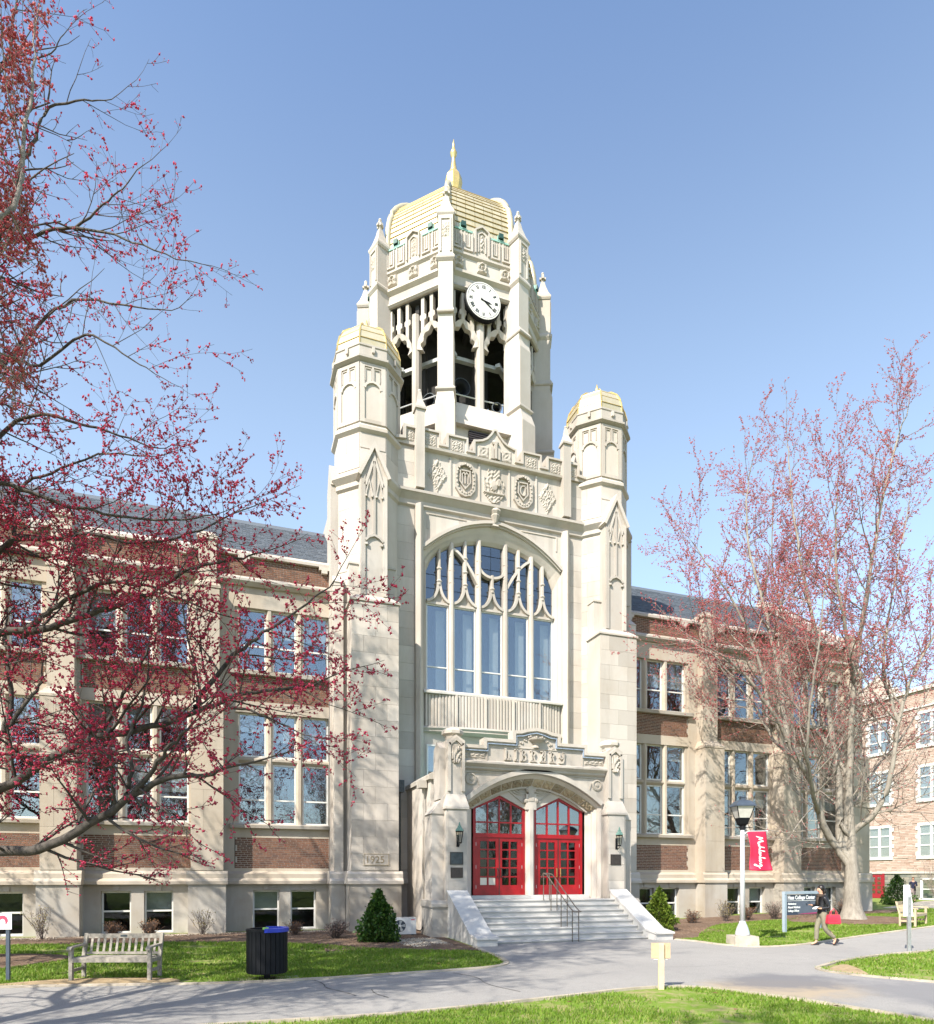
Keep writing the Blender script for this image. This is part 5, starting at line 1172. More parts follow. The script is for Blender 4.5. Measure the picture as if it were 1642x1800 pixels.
grass([p for p in sh(E_r, .1) if p[0] < 36]+[(36, 26)]+[p for p in reversed(M_r)], 48000, .058, 'lawn around the lamp post and the blue sign', [tree_ring])
grass([p for p in E_rl if p[0] < 34 and p[1] > 3]+[(34, 3)], 48000, .058, 'corner lawn inside the path bend at the right edge', [dirt2])
lv = MB()
for (x, y) in ((8.0, 9.6), (5.2, 9.7), (7.3, 8.3), (11.9+1.4, 11.3), (6.4, 9.2), (4.6, 15.0), (-1.0, 17.0), (15.0, 12.2), (9.0, 8.0), (17, 16.6)):
    a = rng.random()*6; z = gz(x, y)+.07; c, s_ = math.cos(a)*.06, math.sin(a)*.06
    lv.add([(x-c, y-s_, z), (x+s_*.6, y-c*.6, z+.02), (x+c, y+s_, z+.01), (x-s_*.6, y+c*.6, z+.025)], [(0, 1, 2, 3)])
o = part('fallen_leaves', lv, 'dryleaf', kind='stuff'); tag(o, 'dry tan leaves fallen on the grass', 'leaves')
# ================================================================== trees
LEFT_TRUNK = [(-7.6, 18.6, -0.1), (-7.55, 18.5, 1.0), (-7.4, 18.3, 2.6), (-7.3, 18.2, 4.5), (-7.2, 18.1, 8), (-6.9, 18.1, 12), (-6.6, 18.3, 16), (-6.4, 18.5, 20), (-6.3, 18.6, 23)]
LEFT_LIMBS = [([(-6.92, 17.94, 2.89), (-5.63, 16.84, 2.62), (-4.38, 15.98, 2.52), (-3.3, 15.17, 2.63), (-2.3, 14.5, 3.18), (-1.66, 14.06, 3.59), (-1.03, 13.63, 3.84), (-0.42, 13.2, 3.88), (0.07, 12.81, 4.02)], (0.19, 0.035)),
 ([(-1.92, 14.26, 3.41), (-1.74, 14.09, 4.01), (-1.83, 14.33, 4.65), (-1.62, 14.47, 5.35), (-1.49, 14.53, 6.05)], (0.06, 0.02)),
 ([(-1.71, 14.08, 3.56), (-1.33, 13.73, 4.03), (-1.01, 13.41, 4.42), (-0.66, 13.18, 4.71)], (0.07, 0.02)),
 ([(-6.92, 17.94, 3.26), (-5.63, 17.17, 3.42), (-4.51, 16.45, 3.83), (-3.45, 15.86, 4.44), (-2.59, 15.34, 4.81), (-1.76, 14.94, 4.95), (-0.78, 14.38, 5.2), (-0.14, 13.95, 5.44), (0.49, 13.62, 5.61), (1.3, 13.12, 5.64), (1.71, 12.97, 5.75)], (0.16, 0.02)),
 ([(-0.69, 14.35, 5.25), (-0.48, 14.39, 5.71), (-0.03, 14.33, 6.31), (0.4, 14.29, 6.75), (0.89, 14.11, 7.12), (1.5, 14.0, 7.57), (2.06, 13.91, 8.1)], (0.08, 0.015)),
 ([(-0.03, 13.91, 5.35), (0.38, 13.55, 5.19), (0.77, 13.09, 4.93), (1.25, 12.61, 4.63)], (0.04, 0.012)),
 ([(-2.53, 15.32, 4.82), (-2.17, 14.99, 5.32), (-1.88, 14.67, 5.71), (-1.54, 14.34, 6.32), (-1.23, 14.23, 6.87)], (0.06, 0.02)),
 ([(-6.45, 17.77, 4.38), (-5.44, 17.52, 4.64), (-4.77, 17.39, 5.14), (-4.35, 17.24, 5.66), (-4.0, 17.12, 6.14), (-3.88, 17.07, 6.48)], (0.11, 0.025)),
 ([(-4.67, 17.35, 5.22), (-4.55, 17.31, 5.91), (-4.63, 17.45, 6.95), (-4.71, 17.58, 7.36)], (0.08, 0.04)),
 ([(-6.8, 17.9, 5.86), (-5.71, 17.72, 6.92), (-4.83, 17.62, 7.45), (-3.99, 17.33, 7.54), (-3.15, 17.03, 7.8), (-2.31, 16.73, 8.09), (-1.63, 16.28, 8.27), (-0.85, 15.68, 8.61), (-0.04, 15.18, 8.75), (0.53, 14.88, 8.82)], (0.15, 0.02)),
 ([(-4.29, 17.43, 7.53), (-3.81, 17.26, 7.9), (-3.39, 17.11, 8.22), (-2.52, 16.59, 8.48), (-1.49, 16.02, 8.27), (-0.84, 15.57, 7.88), (0.19, 15.0, 7.44)], (0.08, 0.015)),
 ([(-6.68, 17.86, 8.21), (-5.67, 17.92, 8.89), (-4.9, 17.86, 9.39), (-4.53, 17.73, 9.63), (-3.8, 17.47, 9.65), (-3.03, 16.99, 9.68), (-1.93, 16.38, 9.36), (-0.85, 15.79, 9.45), (0.42, 15.13, 9.96)], (0.13, 0.015)),
 ([(-4.56, 17.74, 9.63), (-4.61, 17.86, 10.06), (-4.53, 17.94, 10.9), (-3.85, 17.7, 11.29), (-2.85, 17.24, 11.62), (-1.72, 16.52, 11.43)], (0.07, 0.015)),
 ([(-6.57, 17.81, 9.94), (-5.79, 17.96, 11.05), (-4.99, 18.21, 12.21), (-4.25, 17.95, 12.67), (-3.2, 17.26, 12.27), (-2.31, 16.73, 11.88), (-1.47, 16.33, 11.5)], (0.1, 0.015)),
 ([(-6.45, 17.77, 11.68), (-5.55, 17.88, 12.83), (-4.99, 18.21, 13.78), (-4.2, 18.25, 15.01), (-3.45, 17.98, 15.55), (-2.33, 17.27, 15.23), (-1.26, 16.68, 14.93)], (0.1, 0.012)),
 ([(-4.74, 18.12, 13.98), (-4.1, 17.79, 13.77), (-3.07, 17.21, 14.26), (-2.25, 16.71, 13.72), (-1.58, 16.37, 13.2)], (0.05, 0.012)),
 ([(-6.45, 17.77, 13.41), (-5.55, 17.88, 14.99), (-4.96, 18.09, 16.38), (-4.25, 17.95, 16.83), (-3.36, 17.53, 16.88), (-2.47, 17.0, 16.56), (-1.6, 16.48, 16.01), (-0.57, 16.01, 15.57)], (0.09, 0.01)),
 ([(-3.36, 17.53, 16.88), (-2.73, 17.2, 17.33), (-2.28, 16.93, 17.61), (-1.86, 16.78, 18.13)], (0.035, 0.01)),
 ([(-6.33, 17.73, 12.42), (-5.36, 17.6, 14.82), (-4.71, 17.58, 16.64), (-4.47, 17.71, 18.0), (-4.17, 17.71, 18.88), (-3.91, 17.72, 19.64), (-3.09, 17.33, 19.69), (-2.54, 17.13, 19.71)], (0.1, 0.01)),
 ([(-6.22, 17.69, 15.14), (-5.48, 17.64, 17.83), (-4.83, 17.62, 20.08), (-4.62, 17.55, 20.39), (-4.58, 17.75, 21.61), (-4.56, 17.85, 22.77)], (0.09, 0.02)),
 ([(-4.66, 17.56, 20.23), (-4.29, 17.43, 20.27), (-3.73, 17.13, 20.33), (-3.47, 16.93, 20.59)], (0.03, 0.01)),
 ([(-6.8, 17.9, 10.93), (-5.18, 16.69, 9.85), (-4.38, 15.98, 9.98), (-3.35, 15.4, 9.52), (-2.35, 14.84, 9.18), (-1.07, 14.17, 8.91), (-0.24, 13.77, 8.96)], (0.09, 0.012))]
RIGHT_LIMBS = [([(23.91, 21.24, 3.23), (23.2, 21.27, 4.17), (22.51, 21.2, 5.78), (21.7, 21.17, 6.77), (21.07, 21.18, 7.77), (20.2, 21.17, 8.83), (19.13, 21.23, 9.88), (17.93, 21.44, 10.81), (16.86, 21.61, 11.3)], (0.2, 0.025)),
 ([(21.26, 21.22, 7.44), (21.22, 21.45, 8.99), (21.06, 21.71, 11.14), (20.89, 21.99, 12.85), (20.62, 22.4, 14.86), (20.47, 22.67, 17.34), (20.73, 22.68, 19.32)], (0.13, 0.02)),
 ([(20.2, 21.17, 8.83), (19.62, 21.16, 10.8), (18.63, 21.3, 12.74), (17.72, 21.52, 14.03), (16.99, 21.78, 15.14)], (0.08, 0.015)),
 ([(24.04, 21.19, 3.47), (24.17, 21.36, 5.39), (24.29, 21.63, 7.12), (24.2, 21.98, 9.13), (24.02, 22.26, 11.63), (23.8, 22.65, 14.22), (23.62, 23.04, 16.85), (23.49, 23.29, 19.48), (23.53, 23.49, 21.37)], (0.2, 0.02)),
 ([(24.29, 21.63, 7.12), (24.2, 22.73, 8.8), (24.53, 23.67, 11.36), (24.32, 24.28, 13.61), (23.83, 24.98, 17.0), (23.95, 25.47, 20.22)], (0.1, 0.02)),
 ([(24.24, 21.12, 3.47), (24.36, 21.08, 5.61), (24.42, 21.06, 7.98), (24.58, 21.0, 10.12), (24.87, 20.9, 12.49), (25.21, 20.78, 14.86), (25.59, 20.64, 17.23), (26.21, 20.42, 20.08), (26.73, 20.24, 21.62)], (0.2, 0.02)),
 ([(24.58, 21.0, 10.12), (23.33, 20.38, 12.11), (22.58, 20.11, 14.17), (22.33, 19.89, 16.25), (22.26, 19.7, 17.91)], (0.09, 0.015)),
 ([(24.47, 21.04, 3.83), (24.85, 20.48, 4.43), (25.19, 20.04, 5.4), (25.4, 19.86, 6.89), (25.57, 19.8, 8.27), (26.01, 19.65, 9.88), (26.88, 19.34, 11.73), (27.96, 18.95, 13.57), (28.72, 18.79, 15.7)], (0.16, 0.02)),
 ([(25.57, 19.8, 8.27), (25.4, 20.29, 10.23), (25.88, 20.54, 12.49), (26.7, 20.67, 15.53), (27.54, 20.8, 18.16)], (0.08, 0.015)),
 ([(24.04, 21.19, 4.42), (26.08, 22.06, 5.55), (28.15, 22.92, 7.04), (30.34, 23.2, 8.83), (32.61, 23.46, 11.56), (34.68, 23.79, 14.74)], (0.1, 0.02)),
 ([(23.03, 21.34, 4.64), (21.82, 20.49, 5.2), (20.71, 19.72, 6.58), (20.24, 19.14, 8.35), (20.13, 18.65, 10.48), (20.07, 18.35, 12.41)], (0.1, 0.02)),
 ([(21.66, 21.18, 6.77), (21.4, 22.12, 7.74), (21.24, 23.24, 9.67), (20.77, 24.47, 11.2), (20.15, 25.22, 13.42), (19.73, 25.9, 14.93)], (0.08, 0.015))]
def tube_np(pts, rad, n):
    pts = np.asarray(pts, float); k = len(pts); t = np.gradient(pts, axis=0); t /= np.linalg.norm(t, axis=1)[:, None]+1e-9
    ref = np.where(np.abs(t[:, 2:3]) < .9, np.array([[0, 0, 1.]]), np.array([[1., 0, 0]]))
    a = np.cross(t, ref); a /= np.linalg.norm(a, axis=1)[:, None]+1e-9; b = np.cross(t, a)
    th = 2*np.pi*np.arange(n)/n
    V = pts[:, None]+np.asarray(rad)[:, None, None]*(np.cos(th)[None, :, None]*a[:, None]+np.sin(th)[None, :, None]*b[:, None])
    i = np.arange(k-1)[:, None]*n; j = np.arange(n)[None]; j2 = (j+1) % n
    return V.reshape(-1, 3), np.stack([i+j, i+j2, i+n+j2, i+n+j], -1).reshape(-1, 4)
def gather(tubes, n):
    Vs, Fs, o = [], [], 0
    for p, r_ in tubes:
        v, f = tube_np(p, r_, n); Vs.append(v); Fs.append(f+o); o += len(v)
    return np.vstack(Vs), np.vstack(Fs)
def spline(pts, m=4):
    P = [Vector(p) for p in pts]; P = [P[0]*2-P[1]]+P+[P[-1]*2-P[-2]]; o = []
    for i in range(1, len(P)-2):
        for k in range(m):
            t = k/m; a, b, c, d = P[i-1], P[i], P[i+1], P[i+2]
            o.append(.5*((2*b)+(c-a)*t+(2*a-5*b+4*c-d)*t*t+(3*b-a-3*c+d)*t**3))
    return o+[P[-2]]
def make_tree(name, label, trunk, trunk_r, limbs, seed, len1, sp, trop, budp, bark, twig, bud, bud_size, ymax=None, group='maple trees', thin=False):
    rg = random.Random(seed); wood, twigs, buds = [], [], []
    base = Vector(trunk[0])
    def ok(p): return ymax is None or p.y < ymax or p.z > 19
    def rdir(d, ang):
        up = Vector((0, 0, 1)) if abs(d.z) < .9 else Vector((1, 0, 0)); a = d.cross(up).normalized(); b = d.cross(a); th = rg.random()*2*math.pi
        return (d*math.cos(ang)+(a*math.cos(th)+b*math.sin(th))*math.sin(ang)).normalized()
    def branch(p, d, L, r_, lvl):
        n = 5 if lvl == 1 else 4; pts = [p.copy()]; dd = d.copy()
        for i in range(n):
            dd = (dd+Vector((rg.uniform(-1, 1), rg.uniform(-1, 1), rg.uniform(-1, 1)))*.17+Vector((0, 0, trop))).normalized(); q = pts[-1]+dd*(L/n)
            if not ok(q): q.y = ymax-.05
            pts.append(q)
        rad = [max(.0035, r_*(1-.75*i/n)) for i in range(n+1)]
        (wood if r_ > .03 else twigs).append((pts, rad))
        if lvl < 3:
            m = max(2, int(L/sp[lvl]))
            for k in range(m):
                if thin and p.z > 12 and rg.random() < .3: continue
                t = (k+.6+rg.uniform(-.3, .3))/m; f = t*n; i = min(n-1, int(f)); q = pts[i].lerp(pts[i+1], f-i)
                cd = rdir((pts[i+1]-pts[i]).normalized(), R(rg.uniform(28, 62)))
                branch(q, cd, L*rg.uniform(.34, .58)*(1.15-.5*t), max(.004, r_*.5), lvl+1)
        if lvl >= 2:
            m = int(L/budp)+1
            for k in range(m):
                if rg.random() < ((.9 if p.z < 11 else .9-.5*min(1, (p.z-11)/6)) if thin else min(.95, max(.06, (p.z-6)/7))):
                    t = (k+rg.random())/m; f = t*n; i = min(n-1, int(f)); q = pts[i].lerp(pts[i+1], f-i)
                    buds.append((q+Vector((rg.gauss(0, .012), rg.gauss(0, .012), rg.gauss(0, .012))), dd))
            if rg.random() < ((.85 if p.z < 11 else .6) if thin else min(.95, max(.06, (p.z-6)/7))): buds.append((pts[-1], dd))
    tp = spline(trunk, 4); n = len(tp)
    tr_ = [trunk_r*max(.06, (1-.93*(i/(n-1))**.8))*(1+.45*max(0, 1-i/2.5)) for i in range(n)]
    V0, F0 = tube_np([tuple(p) for p in tp], tr_, 14)
    for pts, (r0, r1) in limbs:
        near = min(tp, key=lambda q: (Vector(pts[0])-q).length)
        if (Vector(pts[0])-near).length < .75 and pts[0][2] > 2:
            low = min(tp, key=lambda q: abs(q.z-(pts[0][2]-.9))); pts = [tuple(low)]+list(pts)
        P = spline(pts, 4)
        if ymax: P = [Vector((p.x, min(p.y, ymax), p.z)) for p in P]
        P = [P[0]]+[p+Vector((rg.uniform(-1, 1), rg.uniform(-1, 1), rg.uniform(-1, 1)))*.03 for p in P[1:]]
        if thin: r0, r1 = r0*.85, r1*.85
        m = len(P); rad = [r0+(r1-r0)*(i/(m-1))**.8 for i in range(m)]; wood.append((P, rad))
        Ls = [0.]
        for a, b in zip(P[:-1], P[1:]): Ls.append(Ls[-1]+(b-a).length)
        tot = Ls[-1]; s_ = tot*(.62 if r0 > .155 and r1 > .03 else .1)
        while s_ < tot:
            i = max(j for j in range(m-1) if Ls[j] <= s_); f = (s_-Ls[i])/max(1e-6, Ls[i+1]-Ls[i]); q = P[i].lerp(P[i+1], f); t = s_/tot
            d = (P[i+1]-P[i]).normalized(); L = rg.uniform(*len1)*(1.1-.35*t)
            branch(q, rdir(d, R(rg.uniform(35, 70))), L, min(.034, rad[i]*.5), 1)
            s_ += sp[0]*rg.uniform(.6, 1.4)
        branch(P[-1], (P[-1]-P[-2]).normalized(), len1[0], r1, 1)
    if len(trunk) > 7:
        for p, r_ in list(zip(tp, tr_))[len(tp)//2::2]: branch(p, rdir(Vector((0, 0, 1)), R(rg.uniform(50, 80))), len1[1]*1.3, .05, 1)
    t_ = thing(name, label, 'tree', base, group=group)
    b3 = np.array(base)
    wv, wf = gather([([tuple(p) for p in P], r_) for P, r_ in wood], 7)
    V = np.vstack([V0, wv])-b3; F = np.vstack([F0, wf+len(V0)])
    put('trunk', np_mesh('trunk', V, F, bark, True), t_)
    tv, tf = gather([([tuple(p) for p in P], r_) for P, r_ in twigs], 3)
    cr_ = put('crown', np_mesh('crown', tv-b3, tf, twig, True), t_)
    N = len(buds); r2 = np.random.RandomState(seed); C = np.array([tuple(q) for q, d in buds])-b3
    Vb, Fb = [], []
    for rep in range(2):
        o = r2.randn(N, 3)*bud_size*.5; ax = r2.randn(N, 3); ax /= np.linalg.norm(ax, axis=1)[:, None]; sz = bud_size*(.45+.9*r2.rand(N)**1.5)
        u = np.cross(ax, r2.randn(N, 3)); u /= np.linalg.norm(u, axis=1)[:, None]; w_ = np.cross(ax, u)
        c = C+o; s1 = sz[:, None]
        vv = np.stack([c+ax*s1, c-ax*s1, c+u*s1*.55, c-u*s1*.55, c+w_*s1*.55, c-w_*s1*.55], 1).reshape(-1, 3)
        ff = np.array([(0, 2, 4), (0, 4, 3), (0, 3, 5), (0, 5, 2), (1, 4, 2), (1, 3, 4), (1, 5, 3), (1, 2, 5)])
        Fb.append((np.arange(N)[:, None, None]*6+ff[None]).reshape(-1, 3)+rep*N*6); Vb.append(vv)
    put('flower_buds', np_mesh('flower_buds', np.vstack(Vb), np.vstack(Fb), bud), cr_, kind='stuff')
    print('TREE', name, len(wood), len(twigs), N); return t_
for k in range(11):                                      # unseen limbs left of the picture, added to cast branch shadows on the facade
    az_, z_ = R(140+33*k*1.0 % 190), 4+.95*k; q0 = Vector((-7.1, 18.1, z_)); pts_ = [tuple(q0+Vector((math.cos(az_)*t, math.sin(az_)*t, .75*t-.02*t*t))) for t in (0, 1.6, 3.2, 4.8, 6.2)]; LEFT_LIMBS.append((pts_, (.13, .02)))
make_tree('maple_tree', 'large maple with crimson flower clusters whose limbs sweep in from the left edge', LEFT_TRUNK, .48, LEFT_LIMBS, 5, (1.2, 2.5), (.43, .28, .2), .05, .12, 'bark', 'twig', 'bud', .035, thin=True)
RT = [(24.2, 20.75, .1), (24.22, 20.8, 1.2), (24.25, 20.85, 2.4), (24.3, 20.9, 3.6), (24.35, 21.0, 5.5), (24.4, 21.1, 8)]
rt = make_tree('maple_tree', 'pale barked spreading maple with pink buds in front of the right wing', RT, .43, RIGHT_LIMBS, 11, (2.0, 3.9), (.6, .4, .18), .11, .13, 'bark_light', 'twig_light', 'bud_pink', .035, 24.75)
for (x, y, rz, sc, lb) in ((-7.2, 8.0, -1.57, 1.05, 'maple standing left of the camera whose shadow falls on the path'), (-4, -24, .6, 1., 'bare maple mirrored in the left wing windows'), (12, -28, 3.6, 1.1, 'bare maple mirrored in the red door panes'), (27, -22, 5.0, 1., 'bare maple mirrored in the right wing windows'), (-20, -12, 1.4, 1.1, 'bare maple across the lawn to the left of the camera')):
    copy_tree(rt, (x, y, gz(x, y)-.05), rz, sc, lb)
# ================================================================== shrubs
def leaf_cloud(N, fn, size, mat, seed, droop=.3):
    r_ = np.random.RandomState(seed); C, Nn = fn(r_, N); ax = Nn+r_.randn(len(C), 3)*.6; ax[:, 2] += .2; ax /= np.linalg.norm(ax, axis=1)[:, None]
    u = np.cross(ax, r_.randn(len(C), 3)); u /= np.linalg.norm(u, axis=1)[:, None]; w_ = np.cross(ax, u); s_ = (size*(.6+.8*r_.rand(len(C))))[:, None]
    V = np.stack([C, C+u*s_*.5+ax*s_*.35+w_*s_*.06, C+u*s_*1.0, C+u*s_*.5-ax*s_*.35+w_*s_*.06], 1).reshape(-1, 3)
    return V, np.arange(len(V)).reshape(-1, 4)
def cone_fn(rad, h, z0=.05):
    def f(r_, N):
        t = r_.rand(N)**1.35; a = r_.rand(N)*2*np.pi
        f = r_.rand(4)*6; lump = 1+.2*np.sin(3*a+9*t+f[0])+.16*np.sin(7*a-15*t+f[1])+.16*np.sin(21*t+2*a+f[2])
        rr = rad*np.where(t < .18, .78+1.2*t, np.maximum(.03, 1.1*(1-t)**.62))*lump*(1-.5*r_.rand(N)**2)+(r_.rand(N) < .07)*r_.rand(N)*.1
        C = np.c_[rr*np.cos(a), rr*np.sin(a), z0+t*h*(.97+.06*np.sin(a*2+f[3]))+r_.randn(N)*.03]; return C, np.c_[np.cos(a), np.sin(a), .5+0*a]
    return f
def evergreen(x, y, rad, h, N, seed, label, lm='leaf'):
    t_ = thing('evergreen_shrub', label, 'shrub', (x, y, gz(x, y)), group='evergreen shrubs')
    V, F = leaf_cloud(N, cone_fn(rad, h), .095, 'leaf', seed); put('foliage', np_mesh('foliage', V, F, lm), t_)
    s_ = MB().tube([(0, 0, -.05), (.01, 0, h*.5), (0, .01, h*.93)], [.035, .025, .006], 6); rg = random.Random(seed)
    for k in range(26):
        z = h*(.1+.8*k/26); a = k*2.4; L = rad*.75*(1-z/h)+.05; s_.tube([(0, 0, z), (L*math.cos(a), L*math.sin(a), z+.12)], [.01, .004], 4)
    part('stem', s_, 'twig', t_)
evergreen(4.3, 20.2, .58, 1.5, 5200, 1, 'dark conical evergreen shrub left of the porch by the white unit')
evergreen(14.75, 20.7, .54, 1.5, 4600, 2, 'yellow-green evergreen shrub at the right foot of the steps', 'leaf_yellow')
evergreen(39.0, 30.3, .85, 1.75, 4200, 3, 'evergreen bush by the far brick hall, behind the slatted bench')
def twiggy(x, y, rad, h, nst, nleaf, mat, seed, label, name='dry_shrub', lsz=.045, up=.6, twm='twig'):
    t_ = thing(name, label, 'shrub', (x, y, gz(x, y)), group='leafless shrubs along the wall'); rg = random.Random(seed); tubes = []; tips = []
    for k in range(nst):
        a = rg.random()*6.283; sp = rg.random()**.6; p = Vector((rg.uniform(-.06, .06), rg.uniform(-.06, .06), -.02)); L = h*(.75+.35*rg.random()); pts = [p]
        d = Vector((math.cos(a)*sp*rad/h*1.2, math.sin(a)*sp*rad/h*1.2, 1)).normalized()
        for i in range(4): d = (d+Vector((rg.gauss(0, .13), rg.gauss(0, .13), .05))).normalized(); p = p+d*L/4; pts.append(p)
        tubes.append(([tuple(q) for q in pts], [.008, .006, .005, .004, .003])); tips += pts[2:]
        for j in range(3):
            i = rg.randrange(1, 4); q = pts[i]; dd = (d+Vector((rg.gauss(0, .6), rg.gauss(0, .6), .3))).normalized(); e = q+dd*L*.28; tubes.append(([tuple(q), tuple((q+e)/2), tuple(e)], [.005, .004, .003])); tips += [e, (q+e)/2]
    V, F = gather(tubes, 4); put('stems', np_mesh('stems', V, F, twm), t_)
    r_ = np.random.RandomState(seed); T = np.array([tuple(q) for q in tips]); C = T[r_.randint(0, len(T), nleaf)]+r_.randn(nleaf, 3)*.03
    V, F = leaf_cloud(nleaf, lambda rr, n: (C, rr.randn(n, 3)), lsz, mat, seed); put('foliage', np_mesh('foliage', V, F, mat), t_)
twiggy(-3.6, 24.75, .38, .52, 60, 520, 'dryleaf', 1, 'rusty brown low shrub below the left basement window pair, left one', 'low_shrub')
twiggy(-2.5, 24.65, .4, .55, 60, 560, 'dryleaf', 2, 'rusty brown low shrub below the left basement window pair, right one', 'low_shrub')
twiggy(2.1, 23.2, .4, .5, 60, 560, 'dryleaf', 3, 'reddish brown low shrub showing right of the black litter bin', 'low_shrub')
twiggy(3.2, 21.6, .48, .62, 80, 800, 'dryleaf3', 4, 'greyish mauve dried shrub left of the dark evergreen', 'low_shrub')
twiggy(-5.55, 24.4, .55, 1.05, 22, 230, 'dryleaf2', 5, 'tall sparse straw-coloured shrub against the leftmost pier')
twiggy(-.85, 24.5, .5, .95, 20, 200, 'dryleaf2', 6, 'sparse straw-coloured shrub against the pier behind the bench')
twiggy(18.0, 23.0, .42, .58, 60, 520, 'dryleaf', 7, 'dark brown low shrub just right of the yellow-green evergreen', 'low_shrub')
twiggy(19.6, 22.9, .48, .9, 40, 420, 'dryleaf2', 8, 'greenish straw shrub behind the lamp post')
twiggy(20.7, 22.9, .45, .6, 60, 560, 'dryleaf', 9, 'brown low shrub between the lamp post and the blue sign', 'low_shrub')
twiggy(21.9, 22.6, .5, .75, 60, 560, 'dryleaf3', 10, 'mauve brown shrub at the left post of the blue sign', 'low_shrub')
twiggy(26.6, 23.4, .5, .7, 50, 420, 'dryleaf', 12, 'brown low shrub right of the pale maple trunk', 'low_shrub')
twiggy(45.6, 32.4, 2.0, 3.3, 90, 300, 'dryleaf2', 11, 'big bare tan shrub in front of the far brick hall', 'bare_shrub', .06, twm='twig_light')
# ================================================================== street furniture
def bench(loc, rz, wood, label):
    t_ = thing('bench', label, 'bench', loc, rz, 'slatted teak benches'); L = 1.56
    leg_f = mesh('leg', MB().box(-.035, .035, -.035, .035, 0, .64), wood); leg_b = mesh('leg', MB().loft([[(-.035, y-.03, z), (.035, y-.03, z), (.035, y+.03, z), (-.035, y+.03, z)] for y, z in ((0, 0), (0, .42), (.06, .66), (.12, .9))]), wood)
    for s_ in (-1, 1):
        put('leg', leg_f, t_, (s_*L/2, -.24, 0)); put('leg', leg_b, t_, (s_*L/2, .24, 0))
        part('armrest', MB().loft([[(s_*L/2-.045, y, z), (s_*L/2+.045, y, z), (s_*L/2+.045, y, z+.035), (s_*L/2-.045, y, z+.035)] for y, z in ((-.33, .61), (-.28, .64), (0, .655), (.28, .66))]), wood, t_)
        part('stretcher', MB().box(s_*L/2-.02, s_*L/2+.02, -.21, .21, .16, .22), wood, t_)
        part('side_rail', MB().box(s_*L/2-.025, s_*L/2+.025, -.21, .21, .35, .43), wood, t_)
    ss_ = mesh('seat_slat', MB().box(-L/2+.04, L/2-.04, -.04, .04, .43, .455), wood)
    for k in range(5): put('seat_slat', ss_, t_, (0, -.22+.1*k, 0))
    part('apron', MB().box(-L/2+.03, L/2-.03, -.28, -.25, .36, .44), wood, t_)
    part('top_rail', MB().box(-L/2+.03, L/2-.03, .33, .37, .80, .89), wood, t_); part('lower_rail', MB().box(-L/2+.03, L/2-.03, .25, .285, .47, .52), wood, t_)
    sl_ = mesh('back_slat', MB().loft([[(-.024, y, z), (.024, y, z), (.024, y+.018, z), (-.024, y+.018, z)] for y, z in ((.26, .51), (.34, .81))]), wood)
    for k in range(11): put('back_slat', sl_, t_, (-L/2+.13*(k+1), 0, 0))
    part('memorial_plate', MB().box(-.07, .07, .325, .331, .825, .865), 'bluebronze', t_)
bench((-2.19, 15.41, gz(-2.2, 15.4)+.01), R(-17.7), 'wood_grey', 'weathered grey slatted bench on bare dirt by the left path')
bench((24.05, 18.05, gz(24, 18)+.01), R(24.5), 'wood_tan', 'tan slatted bench at the far right behind the white sign')
bn = thing('litter_bin', 'black slatted litter bin on a post with a blue recycling rim', 'bin', (.73, 14.33, gz(.73, 14.33)+.02))
part('post', MB().box(-.06, .06, -.06, .06, 0, .25).box(-.16, .16, -.16, .16, 0, .02), 'iron', bn)
part('drum', MB().lathe([(.36, .16), (.37, .17), (.37, 1.0), (.34, 1.0), (.34, .25)], 24), 'iron', bn)
sl_ = mesh('slat', MB().loft([[(-.043, -.405, z), (.043, -.405, z), (.043, -.375, z), (-.043, -.375, z)] for z in (.15, 1.02)]), 'iron')
for k in range(26): put('slat', sl_, bn, (0, 0, 0), 2*math.pi*k/26)
part('base_ring', MB().lathe([(.34, .13), (.395, .13), (.395, .17), (.34, .17)], 26), 'iron', bn)
bl = MB(); th = [R(-100+190*i/20) for i in range(21)]
bl.loft([[(.43*math.cos(a), .43*math.sin(a), .97), (.43*math.cos(a), .43*math.sin(a), 1.045), (.33*math.cos(a), .33*math.sin(a), 1.05), (.33*math.cos(a), .33*math.sin(a), .97)] for a in th]); part('recycling_rim', bl, 'recyc', bn)
part('trash_rim', MB().loft([[(.42*math.cos(a), .42*math.sin(a), .98), (.42*math.cos(a), .42*math.sin(a), 1.03), (.33*math.cos(a), .33*math.sin(a), 1.03), (.33*math.cos(a), .33*math.sin(a), .98)] for a in [R(92+166*i/20) for i in range(21)]]), 'iron', bn)
part('divider', MB().box(-.02, .02, -.34, .34, .5, 1.0), 'iron', bn); part('green_lid', MB().box(-.09, .02, -.2, -.05, 1.0, 1.055), 'lime_plastic', bn)
# lamp post with banner
LPX, LPY = 14.66, 16.39
lp = thing('lamp_post', 'silver lamp post with a black four-sided lantern on a concrete block', 'lamp post', (LPX, LPY, gz(LPX, LPY)), R(-19.5))
part('footing', MB().frus(0, 0, .74, .74, -.15, .70, .70, .30), 'concrete', lp)
part('base_bell', MB().lathe([(.22, .30), (.21, .36), (.2, .42), (.17, .52), (.13, .62), (.1, .68), (.085, .74)], 18), 'silver', lp, True)
part('pole', MB().lathe([(.078, .72), (.07, 2.0), (.062, 3.56)], 14), 'silver', lp, True)
part('collar', MB().lathe([(.07, 3.5), (.08, 3.52), (.08, 3.62), (.06, 3.66)], 12).tube([(-.2, 0, 3.57), (.3, 0, 3.57)], .014, 6), 'iron', lp)
sq = lambda w_, z: [(-w_, -w_, z), (w_, -w_, z), (w_, w_, z), (-w_, w_, z)]
part('lantern_base', MB().loft([sq(.07, 3.62), sq(.12, 3.68), sq(.165, 3.84), sq(.17, 3.86)]), 'iron', lp)
